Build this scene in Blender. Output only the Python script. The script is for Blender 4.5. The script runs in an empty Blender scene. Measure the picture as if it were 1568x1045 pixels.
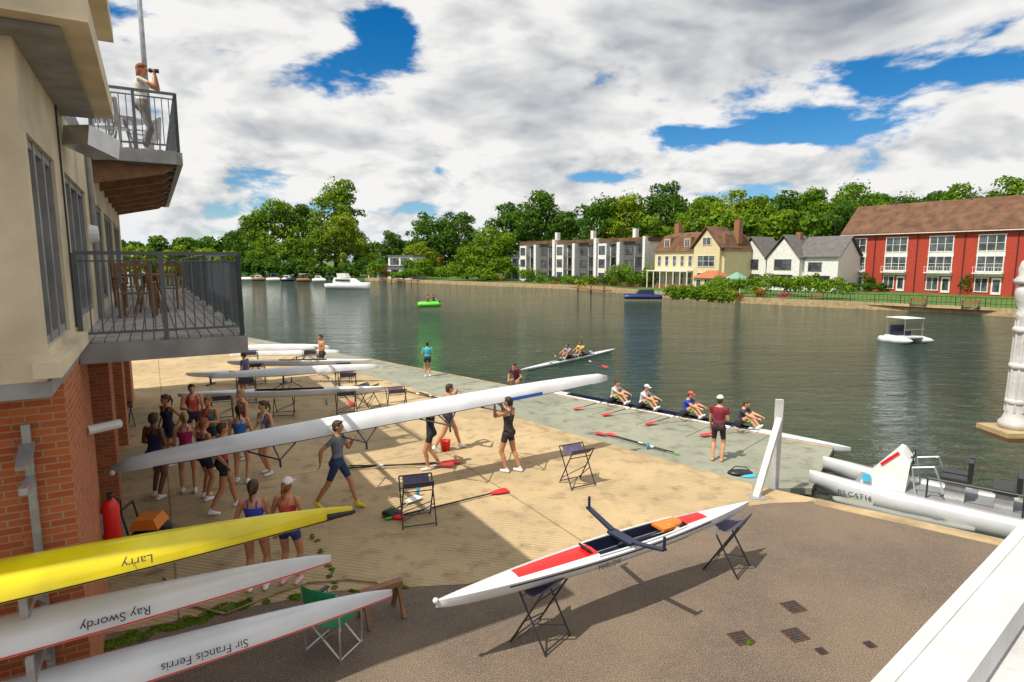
import bpy, bmesh, math, random
import numpy as np
from mathutils import Vector, Matrix
random.seed(7)
F=920.0; EYE=4.9; PT=math.atan(122.5/F); CP,SP=math.cos(PT),math.sin(PT)
WZ=-0.65
# ---- survey helpers: bearings measured in the photo -> world metres
def P(px,py,z=0.0):
    yv=(522.5-py)/F; xv=(px-784)/F
    t=(z-EYE)/(-SP+CP*yv)
    return Vector((xv*t,(CP+SP*yv)*t,z))
def AT(px,py,d):
    yv=(522.5-py)/F; xv=(px-784)/F
    t=d/(CP+SP*yv)
    return Vector((xv*t,d,EYE+(-SP+CP*yv)*t))
scn=bpy.context.scene
# ================= materials
MATS={}
def mat(name,col,rough=.6,var=.15,scale=6.0,bump=0.0,bscale=None,metal=0.0,spec=.5,detail=4,coat=0.0,dark=None):
    if name in MATS: return MATS[name]
    m=bpy.data.materials.new(name); m.use_nodes=True
    nt=m.node_tree; b=nt.nodes['Principled BSDF']
    tc=nt.nodes.new('ShaderNodeTexCoord')
    n=nt.nodes.new('ShaderNodeTexNoise'); n.inputs['Scale'].default_value=scale; n.inputs['Detail'].default_value=detail
    nt.links.new(tc.outputs['Object'],n.inputs['Vector'])
    r=nt.nodes.new('ShaderNodeMix'); r.data_type='RGBA'
    mr=nt.nodes.new('ShaderNodeMapRange'); mr.inputs[1].default_value=.3; mr.inputs[2].default_value=.7
    nt.links.new(n.outputs['Fac'],mr.inputs[0]); nt.links.new(mr.outputs[0],r.inputs[0])
    c=Vector(col)
    dk=Vector(dark) if dark else c*(1-var)
    lt=c*(1+var*.6)
    r.inputs[6].default_value=(*dk,1); r.inputs[7].default_value=(min(lt[0],.95),min(lt[1],.95),min(lt[2],.95),1)
    nt.links.new(r.outputs[2],b.inputs['Base Color'])
    b.inputs['Roughness'].default_value=rough; b.inputs['Metallic'].default_value=metal
    b.inputs['Specular IOR Level'].default_value=spec
    if coat: b.inputs['Coat Weight'].default_value=coat
    if bump:
        n2=nt.nodes.new('ShaderNodeTexNoise'); n2.inputs['Scale'].default_value=bscale or scale*4; n2.inputs['Detail'].default_value=4
        nt.links.new(tc.outputs['Object'],n2.inputs['Vector'])
        bp=nt.nodes.new('ShaderNodeBump'); bp.inputs['Strength'].default_value=bump; bp.inputs['Distance'].default_value=.02
        nt.links.new(n2.outputs['Fac'],bp.inputs['Height']); nt.links.new(bp.outputs[0],b.inputs['Normal'])
    MATS[name]=m; return m
def nodes(name):
    m=bpy.data.materials.new(name); m.use_nodes=True; MATS[name]=m
    return m,m.node_tree,m.node_tree.nodes['Principled BSDF']
def N(nt,t,**kw):
    n=nt.nodes.new(t)
    for k,v in kw.items(): setattr(n,k,v)
    return n
def mth(nt,op,a,b=None,c=None,clamp=False):
    n=nt.nodes.new('ShaderNodeMath'); n.operation=op; n.use_clamp=clamp
    for i,v in enumerate((a,b,c)):
        if v is None: continue
        if isinstance(v,(int,float)): n.inputs[i].default_value=v
        else: nt.links.new(v,n.inputs[i])
    return n.outputs[0]
def noise(nt,vec,scale,detail=5,rough=.55,dist=0):
    n=nt.nodes.new('ShaderNodeTexNoise'); n.inputs['Scale'].default_value=scale; n.inputs['Detail'].default_value=detail
    n.inputs['Roughness'].default_value=rough; n.inputs['Distortion'].default_value=dist
    if vec is not None: nt.links.new(vec,n.inputs['Vector'])
    return n.outputs['Fac']
def smooth(nt,v,a,b,c=0.0,d=1.0):
    n=nt.nodes.new('ShaderNodeMapRange'); n.interpolation_type='SMOOTHSTEP'
    nt.links.new(v,n.inputs[0])
    for i,x in enumerate((a,b,c,d)): n.inputs[i+1].default_value=x
    return n.outputs[0]
def mix(nt,f,a,b):
    n=nt.nodes.new('ShaderNodeMix'); n.data_type='RGBA'
    if isinstance(f,(int,float)): n.inputs[0].default_value=f
    else: nt.links.new(f,n.inputs[0])
    for i,v in ((6,a),(7,b)):
        if isinstance(v,tuple): n.inputs[i].default_value=(*v,1)
        else: nt.links.new(v,n.inputs[i])
    return n.outputs[2]
def bumpn(nt,b,h,strength,dist):
    bp=nt.nodes.new('ShaderNodeBump'); bp.inputs['Strength'].default_value=strength; bp.inputs['Distance'].default_value=dist
    nt.links.new(h,bp.inputs['Height']); nt.links.new(bp.outputs[0],b.inputs['Normal'])
def make_concrete(name,c1,c2,stain,ribs=True):
    m,nt,b=nodes(name); tc=N(nt,'ShaderNodeTexCoord'); o=tc.outputs['Object']
    big=noise(nt,o,.35,6,.65); mid=noise(nt,o,2.2,6,.6); fine=noise(nt,o,30,3)
    c=mix(nt,smooth(nt,big,.35,.65),c1,c2)
    c=mix(nt,mth(nt,'MULTIPLY',smooth(nt,mid,.48,.68),.6),c,stain)
    c=mix(nt,mth(nt,'MULTIPLY',smooth(nt,mid,.64,.70),.75),c,tuple(x*.35 for x in c1))
    c=mix(nt,mth(nt,'MULTIPLY',smooth(nt,fine,.35,.7),.25),c,tuple(x*.5 for x in c1))
    def rotxy(a):
        mp=N(nt,'ShaderNodeMapping'); mp.inputs['Rotation'].default_value=(0,0,a); nt.links.new(o,mp.inputs[0])
        sx=N(nt,'ShaderNodeSeparateXYZ'); nt.links.new(mp.outputs[0],sx.inputs[0]); return sx
    if ribs:
        sx=rotxy(math.radians(14)); sj=rotxy(math.radians(-30.8))
        rib=mth(nt,'SINE',mth(nt,'MULTIPLY',mth(nt,'ADD',sx.outputs[1],mth(nt,'MULTIPLY',mid,.05)),70))
        c=mix(nt,mth(nt,'MULTIPLY',mth(nt,'MULTIPLY',smooth(nt,rib,-.2,.9),smooth(nt,big,.3,.6)),.42),c,tuple(x*.4 for x in c1))
        for ax,per in ((0,6.2),(1,7.0)):
            fr=mth(nt,'ABSOLUTE',mth(nt,'SUBTRACT',mth(nt,'FRACT',mth(nt,'DIVIDE',sj.outputs[ax],per)),.5))
            j=smooth(nt,fr,.5-.014/per*1.6,.5-.002)
            c=mix(nt,mth(nt,'MULTIPLY',j,.55),c,(.09,.075,.04))
        bumpn(nt,b,mth(nt,'ADD',mth(nt,'MULTIPLY',rib,.35),fine),.6,.012)
    else: bumpn(nt,b,fine,.4,.01)
    nt.links.new(c,b.inputs['Base Color']); b.inputs['Roughness'].default_value=.9; b.inputs['Specular IOR Level'].default_value=.2
    return m
M_conc=make_concrete('concrete',(.55,.41,.235),(.45,.345,.205),(.26,.195,.12))
M_dock=make_concrete('dock_surface',(.31,.32,.25),(.245,.255,.205),(.14,.145,.115),False)
def make_asphalt():
    m,nt,b=nodes('asphalt'); tc=N(nt,'ShaderNodeTexCoord'); o=tc.outputs['Object']
    big=noise(nt,o,.5,6,.65); mid=noise(nt,o,9,5,.7); fine=noise(nt,o,60,3,.7)
    c=mix(nt,smooth(nt,big,.35,.65),(.20,.148,.108),(.13,.102,.080))
    c=mix(nt,mth(nt,'MULTIPLY',smooth(nt,mid,.45,.7),.4),c,(.26,.19,.13))
    c=mix(nt,mth(nt,'MULTIPLY',smooth(nt,fine,.5,.66),.7),c,(.38,.31,.24))
    c=mix(nt,mth(nt,'MULTIPLY',smooth(nt,fine,.5,.36),.7),c,(.05,.04,.035))
    nt.links.new(c,b.inputs['Base Color']); b.inputs['Roughness'].default_value=.9; b.inputs['Specular IOR Level'].default_value=.2
    bumpn(nt,b,fine,.8,.012); return m
M_asph=make_asphalt()
def make_water():
    m,nt,b=nodes('river_water'); tc=N(nt,'ShaderNodeTexCoord'); o=tc.outputs['Object']
    mp=N(nt,'ShaderNodeMapping'); mp.inputs['Rotation'].default_value=(0,0,math.radians(20)); mp.inputs['Scale'].default_value=(.75,1.9,1); nt.links.new(o,mp.inputs[0])
    a=noise(nt,mp.outputs[0],1.05,4,.70,.6); c=noise(nt,mp.outputs[0],.22,2,.5)
    h=mth(nt,'ADD',mth(nt,'MULTIPLY',a,1.0),mth(nt,'MULTIPLY',c,1.1))
    bumpn(nt,b,h,1.0,.55)
    big=noise(nt,o,.05,3)
    nt.links.new(mix(nt,smooth(nt,big,.35,.65),(.012,.036,.022),(.028,.058,.036)),b.inputs['Base Color'])
    b.inputs['Roughness'].default_value=.05; b.inputs['IOR'].default_value=1.333
    return m
M_water=make_water()
def make_brick(name,c1,c2,mortar,scale=1.0):
    m,nt,b=nodes(name); tc=N(nt,'ShaderNodeTexCoord'); o=tc.outputs['Object']
    sx=N(nt,'ShaderNodeSeparateXYZ'); nt.links.new(o,sx.inputs[0])
    cb=N(nt,'ShaderNodeCombineXYZ'); nt.links.new(mth(nt,'ADD',sx.outputs[0],sx.outputs[1]),cb.inputs[0]); nt.links.new(sx.outputs[2],cb.inputs[1])
    br=N(nt,'ShaderNodeTexBrick'); nt.links.new(cb.outputs[0],br.inputs['Vector'])
    br.inputs['Scale'].default_value=scale; br.inputs['Brick Width'].default_value=.225; br.inputs['Row Height'].default_value=.075; br.inputs['Mortar Size'].default_value=.008
    br.inputs['Color1'].default_value=(*c1,1); br.inputs['Color2'].default_value=(*c2,1); br.inputs['Mortar'].default_value=(*mortar,1)
    n=noise(nt,o,3,5)
    nt.links.new(mix(nt,mth(nt,'MULTIPLY',n,.4),br.outputs['Color'],tuple(x*.5 for x in c1)),b.inputs['Base Color'])
    b.inputs['Roughness'].default_value=.85
    bp=nt.nodes.new('ShaderNodeBump'); bp.invert=True; bp.inputs['Strength'].default_value=.5; bp.inputs['Distance'].default_value=.01
    nt.links.new(br.outputs['Fac'],bp.inputs['Height']); nt.links.new(bp.outputs[0],b.inputs['Normal'])
    return m
M_brick=make_brick('orange_brick',(.60,.16,.045),(.42,.09,.03),(.42,.33,.22))
M_redbrick=make_brick('red_brick',(.55,.050,.022),(.42,.032,.018),(.3,.12,.08))
M_obrick=make_brick('brown_brick',(.36,.15,.07),(.30,.12,.05),(.3,.22,.15))
def make_foliage(name,dk,lt,yl):
    m,nt,b=nodes(name)
    at=N(nt,'ShaderNodeAttribute',attribute_name='v'); at2=N(nt,'ShaderNodeAttribute',attribute_name='w')
    c=mix(nt,at2.outputs['Fac'],dk,lt)
    c=mix(nt,at.outputs['Fac'],c,yl)
    nt.links.new(c,b.inputs['Base Color']); b.inputs['Roughness'].default_value=.7; b.inputs['Specular IOR Level'].default_value=.15
    tr=N(nt,'ShaderNodeBsdfTranslucent'); nt.links.new(c,tr.inputs['Color'])
    ms=N(nt,'ShaderNodeMixShader'); ms.inputs[0].default_value=.28
    out=nt.nodes['Material Output']; nt.links.new(b.outputs[0],ms.inputs[1]); nt.links.new(tr.outputs[0],ms.inputs[2]); nt.links.new(ms.outputs[0],out.inputs['Surface'])
    return m
M_fol=[make_foliage('foliage_mid',(.035,.11,.006),(.11,.23,.010),(.23,.34,.016)),
       make_foliage('foliage_dark',(.018,.065,.008),(.055,.14,.010),(.12,.23,.016)),
       make_foliage('foliage_yellow',(.10,.18,.006),(.20,.30,.012),(.30,.37,.025))]
M_flower=make_foliage('flowers_pink',(.30,.03,.12),(.45,.06,.18),(.5,.15,.3))
M_flowy=make_foliage('flowers_orange',(.35,.12,.02),(.4,.2,.02),(.4,.08,.02))
M_copper=make_foliage('foliage_rust',(.16,.09,.02),(.22,.10,.02),(.28,.17,.03))
M_bark=mat('bark',(.10,.07,.045),.9,.4,5,.5)
M_grass=mat('grass',(.07,.15,.015),.9,.4,.6,.3,8)
M_earth=mat('river_bed',(.10,.09,.06),.9,.3,.5)
M_white=mat('white_paint',(.76,.76,.74),.45,.14,3)
M_wparapet=mat('weathered_white_paint',(.60,.60,.60),.5,.2,4,.25,30)
M_whitehull=mat('white_gelcoat',(.70,.72,.75),.22,.14,1.5,coat=.35)
M_yellow=mat('yellow_gelcoat',(.78,.64,.008),.2,.2,2,coat=.4)
M_black=mat('black_plastic',(.02,.02,.022),.4,.3,10)
M_blackm=mat('black_metal',(.025,.022,.03),.35,.3,10)
M_galv=mat('galvanised_steel',(.42,.44,.46),.4,.25,8,metal=.5)
M_alu=mat('aluminium',(.6,.6,.6),.3,.1,8,metal=.8)
M_navy=mat('navy_carbon',(.015,.02,.05),.35,.2,8)
M_red=mat('red_paint',(.72,.015,.012),.35,.1,5)
M_blue=mat('blue_paint',(.03,.12,.5),.35,.1,5)
M_green=mat('green_paint',(.08,.5,.05),.4,.1,5)
M_cream=mat('cream_render',(.66,.57,.40),.85,.30,1.2,.2,20)
M_greyrail=mat('grey_railing_paint',(.10,.115,.135),.45,.15,6)
M_deckb=mat('deck_boards',(.36,.34,.33),.8,.35,4,.3)
M_fascia=mat('grey_fascia',(.27,.27,.27),.6,.3,3)
M_wood=mat('brown_wood',(.24,.12,.05),.6,.3,5)
M_stone=mat('stone_quay',(.42,.31,.17),.9,.35,2,.5)
M_slate=mat('dark_window_frame',(.08,.08,.085),.4,.1,5)
M_rooft=mat('brown_roof_tiles',(.15,.075,.042),.9,.45,.8,.4,12)
M_roofs=mat('slate_roof',(.13,.12,.12),.8,.25,1.5,.3,12)
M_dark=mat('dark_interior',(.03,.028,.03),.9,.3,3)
M_greenc=mat('green_canvas',(.015,.26,.10),.8,.15,15)
M_purple=mat('purple_canvas',(.10,.085,.15),.8,.3,15)
M_orange=mat('orange_plastic',(.75,.2,.02),.4,.1,5)
M_cyan=mat('cyan_paint',(.05,.4,.6),.5,.1,5)
M_rope=mat('rope',(.3,.22,.1),.9,.3,20)
M_rust=mat('rusty_iron',(.11,.05,.02),.9,.6,25,.5)
def glass():
    m,nt,b=nodes('window_glass'); tc=N(nt,'ShaderNodeTexCoord')
    n=noise(nt,tc.outputs['Object'],.6,2)
    nt.links.new(mix(nt,smooth(nt,n,.35,.65),(.02,.03,.04),(.10,.12,.13)),b.inputs['Base Color'])
    b.inputs['Roughness'].default_value=.05; b.inputs['Specular IOR Level'].default_value=.9
    return m
M_glass=glass()
# ================= mesh builder
class MB:
    def __init__(s): s.v=[];s.f=[]
    def add(s,vs,fs):
        o=len(s.v); s.v+= [tuple(v) for v in vs]; s.f+=[tuple(i+o for i in f) for f in fs]
    def box(s,x0,x1,y0,y1,z0,z1):
        s.add([(x0,y0,z0),(x1,y0,z0),(x1,y1,z0),(x0,y1,z0),(x0,y0,z1),(x1,y0,z1),(x1,y1,z1),(x0,y1,z1)],
              [(0,3,2,1),(4,5,6,7),(0,1,5,4),(1,2,6,5),(2,3,7,6),(3,0,4,7)])
    def beam(s,a,b,w,h,up=(0,0,1)):
        a=Vector(a);b=Vector(b);d=(b-a).normalized();u=Vector(up)
        if abs(d.dot(u))>.99:u=Vector((0,1,0))
        r=d.cross(u).normalized();u=r.cross(d)
        r*=w/2;u*=h/2
        s.add([a-r-u,a+r-u,a+r+u,a-r+u,b-r-u,b+r-u,b+r+u,b-r+u],[(0,1,2,3)[::-1],(4,5,6,7),(0,1,5,4),(1,2,6,5),(2,3,7,6),(3,0,4,7)])
    def tube(s,a,b,r0,r1=None,n=8):
        if r1 is None:r1=r0
        a=Vector(a);b=Vector(b);d=(b-a)
        if d.length<1e-6:return
        d.normalize();u=Vector((0,0,1)) if abs(d.z)<.95 else Vector((1,0,0))
        x=d.cross(u).normalized();y=x.cross(d)
        vs=[];
        for c,r in((a,r0),(b,r1)):
            for i in range(n):
                t=2*math.pi*i/n; vs.append(c+x*math.cos(t)*r+y*math.sin(t)*r)
        s.add(vs,[(i,(i+1)%n,n+(i+1)%n,n+i) for i in range(n)]+[tuple(range(n))[::-1],tuple(range(n,2*n))])
    def path(s,pts,r,n=6):
        for a,b in zip(pts[:-1],pts[1:]): s.tube(a,b,r,r,n)
    def ell(s,c,r,n=12,m=8,rot=None):
        c=Vector(c);vs=[]
        for j in range(1,m):
            ph=math.pi*j/m
            for i in range(n):
                t=2*math.pi*i/n
                p=Vector((r[0]*math.sin(ph)*math.cos(t),r[1]*math.sin(ph)*math.sin(t),r[2]*math.cos(ph)))
                if rot:p=rot@p
                vs.append(c+p)
        tp=Vector((0,0,r[2]));bt=-tp
        if rot:tp=rot@tp;bt=rot@bt
        vs+= [c+tp,c+bt];T=len(vs)-2;B=T+1
        fs=[]
        for j in range(m-2):
            for i in range(n): fs.append((j*n+i,(j+1)*n+i,(j+1)*n+(i+1)%n,j*n+(i+1)%n))
        for i in range(n):
            fs.append((T,i,(i+1)%n)); fs.append((B,(m-2)*n+(i+1)%n,(m-2)*n+i))
        s.add(vs,fs)
    def loft(s,rings,caps=True,closed=True):
        n=len(rings[0]);vs=[p for r in rings for p in r];fs=[]
        for j in range(len(rings)-1):
            for i in range(n if closed else n-1):
                fs.append((j*n+i,j*n+(i+1)%n,(j+1)*n+(i+1)%n,(j+1)*n+i))
        if caps: fs+= [tuple(range(n))[::-1],tuple(range(len(vs)-n,len(vs)))]
        s.add(vs,fs)
    def prism(s,pts,z0,z1):
        n=len(pts)
        s.add([(p[0],p[1],z0) for p in pts]+[(p[0],p[1],z1) for p in pts],
          [tuple(range(n))[::-1],tuple(range(n,2*n))]+[(i,(i+1)%n,n+(i+1)%n,n+i) for i in range(n)])
    def revolve(s,c,prof,n=16):
        rings=[[(c[0]+r*math.cos(2*math.pi*i/n),c[1]+r*math.sin(2*math.pi*i/n),c[2]+z) for i in range(n)] for r,z in prof]
        s.loft(rings)
def mkmesh(name,v,f,m,smooth=False,fix=True):
    me=bpy.data.meshes.new(name); me.from_pydata([tuple(x) for x in v],[],f)
    if fix:
        bm=bmesh.new(); bm.from_mesh(me); bmesh.ops.recalc_face_normals(bm,faces=bm.faces); bm.to_mesh(me); bm.free()
    if m: me.materials.append(m)
    if smooth: me.shade_smooth()
    return me
class Obj:
    def __init__(s,name,M=None):
        s.name=name;s.M=M or Matrix();s.parts={}
        s.order=[]
    def part(s,pn,m,smooth=False):
        if pn not in s.parts:
            s.parts[pn]=(MB(),m,smooth);s.order.append(pn)
        return s.parts[pn][0]
    def done(s):
        e=bpy.data.objects.new(s.name,None); scn.collection.objects.link(e); e.matrix_world=s.M; e.empty_display_size=.2
        for pn in s.order:
            mb,m,sm=s.parts[pn]
            if not mb.v: continue
            o=bpy.data.objects.new(pn,mkmesh(pn,mb.v,mb.f,m,sm)); scn.collection.objects.link(o); o.parent=e
        s.e=e
        return e
def single(name,mb,m,M=None,smooth=False):
    o=bpy.data.objects.new(name,mkmesh(name,mb.v,mb.f,m,smooth)); scn.collection.objects.link(o)
    if M:o.matrix_world=M
    return o
def frame(o,xdir,z=None):
    x=Vector((xdir[0],xdir[1],0)).normalized(); y=Vector((-x.y,x.x,0))
    M=Matrix(((x.x,y.x,0,o[0]),(x.y,y.y,0,o[1]),(0,0,1,o[2] if len(o)>2 else 0),(0,0,0,1)))
    return M
# ================= camera, light, sky
cam=bpy.data.cameras.new('camera'); co=bpy.data.objects.new('camera',cam); scn.collection.objects.link(co); scn.camera=co
co.location=(0,0,EYE); co.rotation_euler=(math.pi/2-PT,0,0); cam.sensor_width=36; cam.lens=F/1568*36; cam.clip_end=6000; cam.clip_start=.05
SEL=math.radians(56); sd=Vector((-.77,-.63,0)).normalized()*math.cos(SEL)+Vector((0,0,math.sin(SEL)))
sl=bpy.data.lights.new('sun','SUN'); sl.energy=5.0; sl.angle=math.radians(.5); sl.color=(1,.93,.80)
so=bpy.data.objects.new('sun',sl); scn.collection.objects.link(so); so.rotation_euler=sd.to_track_quat('Z','Y').to_euler()
w=bpy.data.worlds.new('World'); scn.world=w; w.use_nodes=True; nt=w.node_tree
for n in list(nt.nodes): nt.nodes.remove(n)
out=N(nt,'ShaderNodeOutputWorld'); sky=N(nt,'ShaderNodeTexSky'); sky.sky_type='NISHITA'; sky.sun_disc=False
sky.sun_elevation=SEL; sky.sun_rotation=math.atan2(sd.x,sd.y)%(2*math.pi); sky.ozone_density=5.0; sky.dust_density=.2; sky.air_density=1.0
bg1=N(nt,'ShaderNodeBackground'); bg1.inputs[1].default_value=.11
hs=N(nt,'ShaderNodeHueSaturation'); hs.inputs['Saturation'].default_value=1.4
nt.links.new(sky.outputs[0],hs.inputs['Color']); nt.links.new(hs.outputs[0],bg1.inputs[0])
tc=N(nt,'ShaderNodeTexCoord'); sx=N(nt,'ShaderNodeSeparateXYZ'); nt.links.new(tc.outputs['Generated'],sx.inputs[0])
zc=mth(nt,'ADD',mth(nt,'MAXIMUM',sx.outputs[2],0.0),.40)
def skyvec(ox,oy):
    cb=N(nt,'ShaderNodeCombineXYZ')
    nt.links.new(mth(nt,'ADD',mth(nt,'DIVIDE',sx.outputs[0],zc),ox),cb.inputs[0])
    nt.links.new(mth(nt,'ADD',mth(nt,'DIVIDE',sx.outputs[1],zc),oy),cb.inputs[1])
    nt.links.new(mth(nt,'MULTIPLY',sx.outputs[2],2.2),cb.inputs[2])
    return cb.outputs[0]
def dens(ox,oy,det):
    v=skyvec(ox,oy)
    a=noise(nt,v,2.5,det,.57,.2); b=noise(nt,v,.9,1,.5)
    return mth(nt,'ADD',mth(nt,'MULTIPLY',a,.70),mth(nt,'MULTIPLY',b,.30))
OX,OY=8.1,4.6
d1=dens(OX,OY,7); d2=dens(OX-.045,OY-.065,4)
AZ=mth(nt,'ARCTAN2',sx.outputs[0],sx.outputs[1]); EL=mth(nt,'ARCSINE',sx.outputs[2])
def gap(px,py,rx,ry,amt):
    v=(AT(px,py,1.0)-Vector((0,0,EYE))).normalized()
    a0=math.atan2(v.x,v.y); e0=math.asin(v.z)
    q=mth(nt,'ADD',mth(nt,'POWER',mth(nt,'DIVIDE',mth(nt,'SUBTRACT',AZ,a0),rx),2),mth(nt,'POWER',mth(nt,'DIVIDE',mth(nt,'SUBTRACT',EL,e0),ry),2))
    return mth(nt,'MULTIPLY',mth(nt,'EXPONENT',mth(nt,'MULTIPLY',q,-1)),amt)
g=mth(nt,'ADD',gap(592,58,.055,.05,.15),gap(1200,205,.22,.026,.20))
g=mth(nt,'ADD',g,gap(1500,108,.12,.026,.19))
g=mth(nt,'ADD',g,gap(880,268,.16,.014,.10))
g=mth(nt,'ADD',g,gap(600,320,.14,.016,.10))
g=mth(nt,'SUBTRACT',g,gap(420,240,.30,.10,.05))
g=mth(nt,'SUBTRACT',g,gap(420,90,.16,.16,.06))
g=mth(nt,'SUBTRACT',g,gap(900,120,.26,.09,.07))
g=mth(nt,'SUBTRACT',g,gap(1080,258,.14,.022,.07))
thk=gap(780,165,.42,.06,.13)
thk=mth(nt,'ADD',thk,gap(380,205,.20,.035,.12))
thk=mth(nt,'ADD',thk,gap(1250,85,.32,.05,.10))
thk=mth(nt,'SUBTRACT',thk,gap(420,80,.25,.09,.04))
thk=mth(nt,'SUBTRACT',thk,gap(1080,255,.18,.035,.10))
dd=mth(nt,'SUBTRACT',d1,g)
mask=smooth(nt,dd,.372,.43)
thick=smooth(nt,mth(nt,'ADD',d1,thk),.50,.68)
lit=mth(nt,'MULTIPLY',mth(nt,'SUBTRACT',d1,d2),4.2)
br=mth(nt,'ADD',mth(nt,'SUBTRACT',.93,mth(nt,'MULTIPLY',thick,.68)),lit,clamp=True)
cc=mix(nt,br,(.11,.165,.25),(1.0,.99,.97))
hz=smooth(nt,sx.outputs[2],0.0,.10,.55,0.0)
cc=mix(nt,mth(nt,'MULTIPLY',hz,.6),cc,(.66,.76,.88))
bg2=N(nt,'ShaderNodeBackground'); nt.links.new(cc,bg2.inputs[0]); bg2.inputs[1].default_value=.92
ms=N(nt,'ShaderNodeMixShader'); nt.links.new(mask,ms.inputs[0]); nt.links.new(bg1.outputs[0],ms.inputs[1]); nt.links.new(bg2.outputs[0],ms.inputs[2]); nt.links.new(ms.outputs[0],out.inputs[0])
scn.view_settings.view_transform='Standard'; scn.view_settings.look='None'; scn.view_settings.exposure=0
# ================= ground / water / land
def sheet(name,pts,z,m):
    mb=MB(); mb.add([(p[0],p[1],z) for p in pts],[tuple(range(len(pts)))]); return single(name,mb,m)
sheet('ground',[(-3000,-3000),(3000,-3000),(3000,3000),(-3000,3000)],-1.8,M_earth)
sheet('river_water',[(-900,-300),(900,-300),(900,900),(-900,900)],WZ,M_water)
qd=(P(1515,822)-P(1268,768)).normalized(); B_=P(1515,822); C_=P(1268,768); D_=P(1150,742); F_=P(375,522)
sdir=(P(375,522)-P(1150,742)).normalized()
sd2=Vector((-1.107,1,0)).normalized()
F0=F_+sd2*95
near=[B_+qd*45,B_,C_,D_,F_,F0,(-260,F0.y+30),(-260,-80),(60,-80)]
mb=MB(); mb.prism(near,-1.7,0); single('asphalt_ground',mb,M_asph)
wp=lambda s,x=0: Vector((-4.56,6,0))+Vector((-.512,.859,0))*s+Vector((.859,.512,0))*x
conc=[P(515,905),P(715,895),P(1125,778),P(1180,771),C_-Vector((0,.0,0)),D_,F_,wp(38,5),wp(38,-10),wp(2.3,-10),wp(1.6,0)]
sheet('concrete_hardstanding',conc,.004,M_conc)
mb=MB(); inn=Vector((-qd.y,qd.x,0)); inn=inn if inn.y<0 else -inn
mb.prism([C_+qd*-.2,B_+qd*45,B_+qd*45+inn*.35,C_+inn*.35-qd*.2],.0,.012)
mb.prism([D_-sdir*-.0,F_,F_+Vector((-.1,-.35,0)),D_+Vector((-.1,-.35,0))],.004,.010)
single('stone_kerb',mb,M_stone)
dk=[P(1276,687,-.35),P(1243,748,-.35),P(1140,748,-.35),P(375,532,-.35),P(375,516,-.35),P(560,549,-.35)]
edock=(dk[0]-dk[5]).normalized(); outv=Vector((-edock.y,edock.x,0)); outv=outv if outv.y>0 else -outv
o=Obj('floating_dock'); o.part('deck',M_dock).prism(dk,-.5,-.35)
o.part('rubbing_strip',M_black).beam(dk[5]+Vector((0,0,-.1)),dk[0]+Vector((0,0,-.1)),.06,.14)
o.part('rubbing_strip',M_black).beam(dk[0]+Vector((0,0,-.1)),dk[1]+Vector((0,0,-.1)),.06,.14)
o.part('edge_trim',M_stone).beam(dk[5]+Vector((0,0,.002)),dk[0]+Vector((0,0,.002)),.10,.03)
fl=o.part('floats',M_fascia)
for i in range(12):
    c=dk[5].lerp(dk[0],(i+.5)/12)-outv*.7; c.z=-.62; fl.beam(c-edock*.5,c+edock*.5,1.0,.3)
for i in range(13):
    c=dk[5].lerp(dk[0],i/13); o.part('seams',M_black).beam(c+Vector((0,0,.001)),c-outv*1.6*(.3+i/13)+Vector((0,0,.001)),.02,.004)
o.done()
sh=[(1568,487),(1480,481),(1290,472),(1150,465),(1080,461),(1010,455),(900,444),(800,440),(700,436),(560,430),(365,424),(250,421),(100,419)]
shore=[P(x,y,WZ) for x,y in sh]
shore=[shore[0]+(shore[0]-shore[1]).normalized()*90]+shore
fb=shore+[Vector((-700,330,0)),Vector((-2500,1200,0)),Vector((-2500,2900,0)),Vector((2900,2900,0)),Vector((2900,-60,0))]
mb=MB(); mb.prism(fb,-1.7,-.1); single('far_bank_grass',mb,M_grass)
mb=MB()
for a,b in zip(shore[:-4],shore[1:-3]):
    a2=Vector((a.x,a.y,-.3));b2=Vector((b.x,b.y,-.3)); mb.beam(a2,b2,.5,.9)
single('river_wall',mb,M_stone)
mb=MB()
sv=(shore[2]-shore[4]).normalized(); nv=Vector((-sv.y,sv.x,0)); nv=nv if nv.y>0 else -nv
mb.prism([shore[4]+nv*.3,shore[1]+nv*.3,shore[1]+sv*60+nv*.3,shore[1]+sv*60+nv*3.2,shore[1]+nv*3.2,shore[4]+nv*3.2],-.096,-.09); single('riverside_path',mb,M_stone)
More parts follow.
